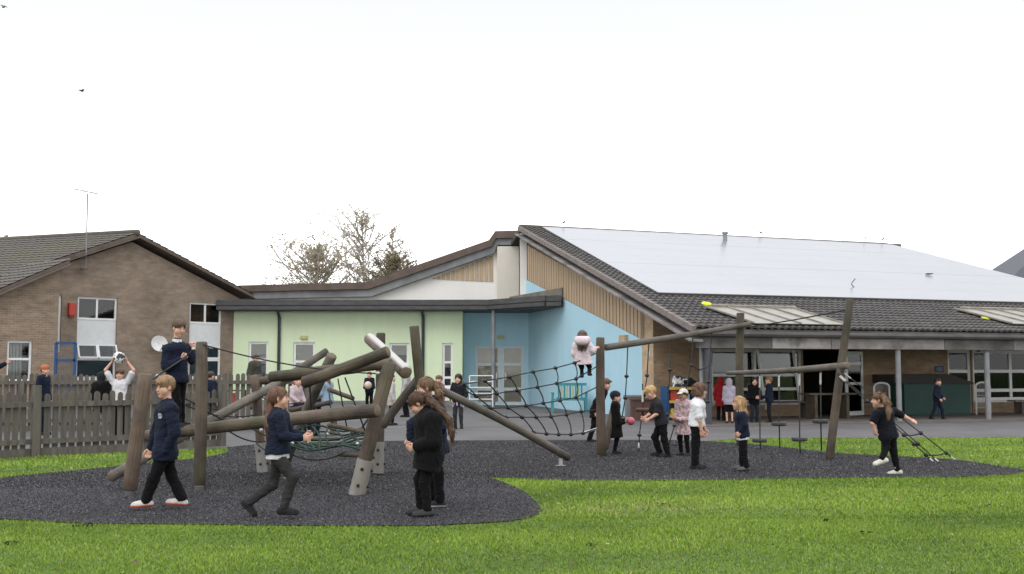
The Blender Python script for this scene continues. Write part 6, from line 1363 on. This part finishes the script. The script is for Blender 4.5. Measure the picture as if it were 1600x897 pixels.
far(1179, 662, 1.2, -80, 'child in black hooded coat facing out from under the veranda', arms={'L': ((.04, .15, .72), (.19, .04, .74)), 'R': ((.04, .15, .72), (.19, .04, .72))}, top=(BLK, 'L', .12, .034), bottom=((.02, .024, .035), 'trousers'), hood=BLK, hair=(DK, 'crop'))
far(1203, 662, 1.22, 165, 'ginger-haired boy in navy jumper turned to the child in the black hood', arms={'L': ((.08, .15, .74), (.22, .06, .74)), 'R': ((.08, .15, .74), (.22, .06, .74))}, top=(NAVY, 'L', .08, .03), bottom=((.01, .012, .016), 'trousers'), hair=((.2, .1, .05), 'crop'))
far(1465, 657, 1.16, -30, 'child in dark navy clothes running past the green locker', step=.34, lean=.05, arms={'L': ((.05, .16, .8), (.16, .12, .7)), 'R': ((-.05, .18, .8), (.1, .14, .66))}, top=(NAVY, 'L', .06, .03), bottom=(NAVY, 'trousers'), hair=(DK, 'short'))
far(397, 648, 1.74, -16, 'adult in dark olive jacket standing by the green wall', top=((.055, .058, .045), 'L', .16, .09), bottom=((.12, .085, .055), 'trousers'), scarf=(.42, .37, .3), hair=((.05, .03, .022), 'short'))
far(66, 680, 1.52, -8, 'red-haired boy in navy jumper behind the picket fence', 'mid', top=(NAVY, 'L', .05, .028), bottom=(NAVY, 'trousers'), collar=WHT, hair=(GING, 'crop'))
o, J = far(185, 683, 1.42, -84, 'boy in white shirt lifting a football above his head behind the fence', 'mid', arms={'L': ((.05, .26, 1.28), (.06, .14, 1.44)), 'R': ((.05, .26, 1.28), (.06, .14, 1.44))}, top=(WHT, 'S', .06, .026), bottom=(BLK, 'trousers'), hair=(BROWN, 'short'))
bc = (J['WL'] + J['WR']) / 2 + A3(0, -.04, .08); mb = MB(); mb.ball(bc, .125, 20, 14); tag(mb.build('football', mat('football_skin', (.65, .65, .65), (.02, .02, .02), sc=7, rough=.4, bs=0, lo=.48, hi=.52), None, bc, True), 'black and white football held overhead behind the fence', 'football')
far(156, 682, 1.36, 92, 'child in dark hood seen from behind over the picket fence', top=(BLK, 'L', .16, .036), bottom=(BLK, 'trousers'), hood=(.02, .024, .022), hair=(DK, 'crop'))
far(327, 672, 1.36, 60, 'dark-haired child just showing over the fence beside the tall log post', top=(NAVY, 'L', .1, .034), bottom=(BLK, 'trousers'), hair=(DK, 'crop'))
J = standing(-22, 690, 1.5, 0, arms={'L': ((.2, .16, 1.1), (.36, .14, 1.26)), 'R': ((.1, .17, .85), (.14, .16, .75))}); W_ = P(9, 568, J['WL'][1]); J['EL'] = P(-9, 577, J['WL'][1]); J['WL'] = W_
person(J, 0, 1.15, 'person at the left edge, only an outstretched hand and navy sleeve in view', 'mid', top=(NAVY, 'L', .08, .028), bottom=(BLK, 'trousers'), hair=(BROWN, 'short'), grip=.5, seed=77)
far(577, 634, 1.28, -95, 'child in navy holding a pale ball in front of the green wall', D=37, arms={'L': ((.05, .16, .76), (.2, .07, .75)), 'R': ((.05, .16, .76), (.2, .07, .75))}, top=(NAVY, 'L', .08, .03), bottom=(BLK, 'trousers'), hair=(BROWN, 'short'))
bc = P(575, 602, 36.72); mb = MB(); mb.ball(bc, .13, 14, 10); tag(mb.build('ball', mat('pale_ball', (.6, .48, .36), rough=.5, bs=0), None, bc, True), 'pale ball in the hands of the child before the green wall', 'ball')
far(611, 665, 1.3, 12, 'child in pale coat and black leggings partly hidden behind the leaning post', step=.12, top=((.5, .48, .46), 'L', .16, .034), bottom=(BLK, 'leggings'), hair=(DK, 'pony'))
far(634, 652, 1.55, 170, 'dark-haired figure in light grey coat behind the log pile', top=((.42, .41, .4), 'L', .28, .04, .02), bottom=(BLK, 'trousers'), hair=(DK, 'long'))
far(686, 668, 1.26, -140, 'child in patterned red top behind the two girls in dark coats', top=((.28, .13, .14), 'L', .08, .03), bottom=(NAVY, 'trousers'), hair=(BROWN, 'short'), skin=(.58, .36, .28))
def seated(px, py_seat, D, yaw, label, s=.95, **k):
    f, l, u = frame(yaw); b = P(px, py_seat, D); J = {}; q = lambda a, c, e: b + f * a * s + l * c * s + u * e * s
    J['P'] = q(0, 0, .08); J['N'] = q(.03, 0, .48); J['H'] = q(.06, 0, .6); drop = b[2] - gz(b[0], b[1])
    for X, sg in (('L', 1), ('R', -1)):
        J['S' + X] = q(.02, .12 * sg, .45); J['E' + X] = q(.06, .17 * sg, .25); J['W' + X] = q(.2, .1 * sg, .14); J['H' + X] = q(.02, .07 * sg, .06); J['K' + X] = q(.32, .09 * sg, .08); J['A' + X] = q(.36, .09 * sg, -drop / s + .07)
    return person(J, yaw, s, label, 'far', hs=.97, seed=int(px), **k)
seated(461, 638, 23.5, -30, 'fair-haired child in fluffy pink top sitting behind the striding girl', top=((.5, .4, .42), 'L', .03, .036), bottom=(NAVY, 'trousers'), hair=((.4, .24, .12), 'short'))
seated(512, 633, 23.0, 150, 'child in pale denim jacket and striped red hat sitting behind the log pile', top=((.24, .32, .4), 'L', .03, .036), bottom=(NAVY, 'trousers'), hat=(mat('red_white_stripe', (.6, .5, .5), (.45, .03, .04), sc=30, bs=0), 'beanie') if False else ((.5, .1, .12), 'beanie'), hair=(BROWN, 'long'))
mb = MB(); c1, c2 = P(447, 643, 23.6), P(530, 640, 23.2); mb.box(c1[0], c2[0], 23.2, 23.6, c1[2] - .07, c1[2]); tp_ = mb.build('seat', M_log2, thing('timber_bench', (c1[0], 23.4, 0), 'low timber bench carrying the two seated children behind the log pile', 'bench'))
for x in (c1[0] + .1, c2[0] - .2): mb = MB(); mb.box(x, x + .1, 23.25, 23.55, 0, c1[2] - .072); mb.build('leg', M_log2, tp_.parent)
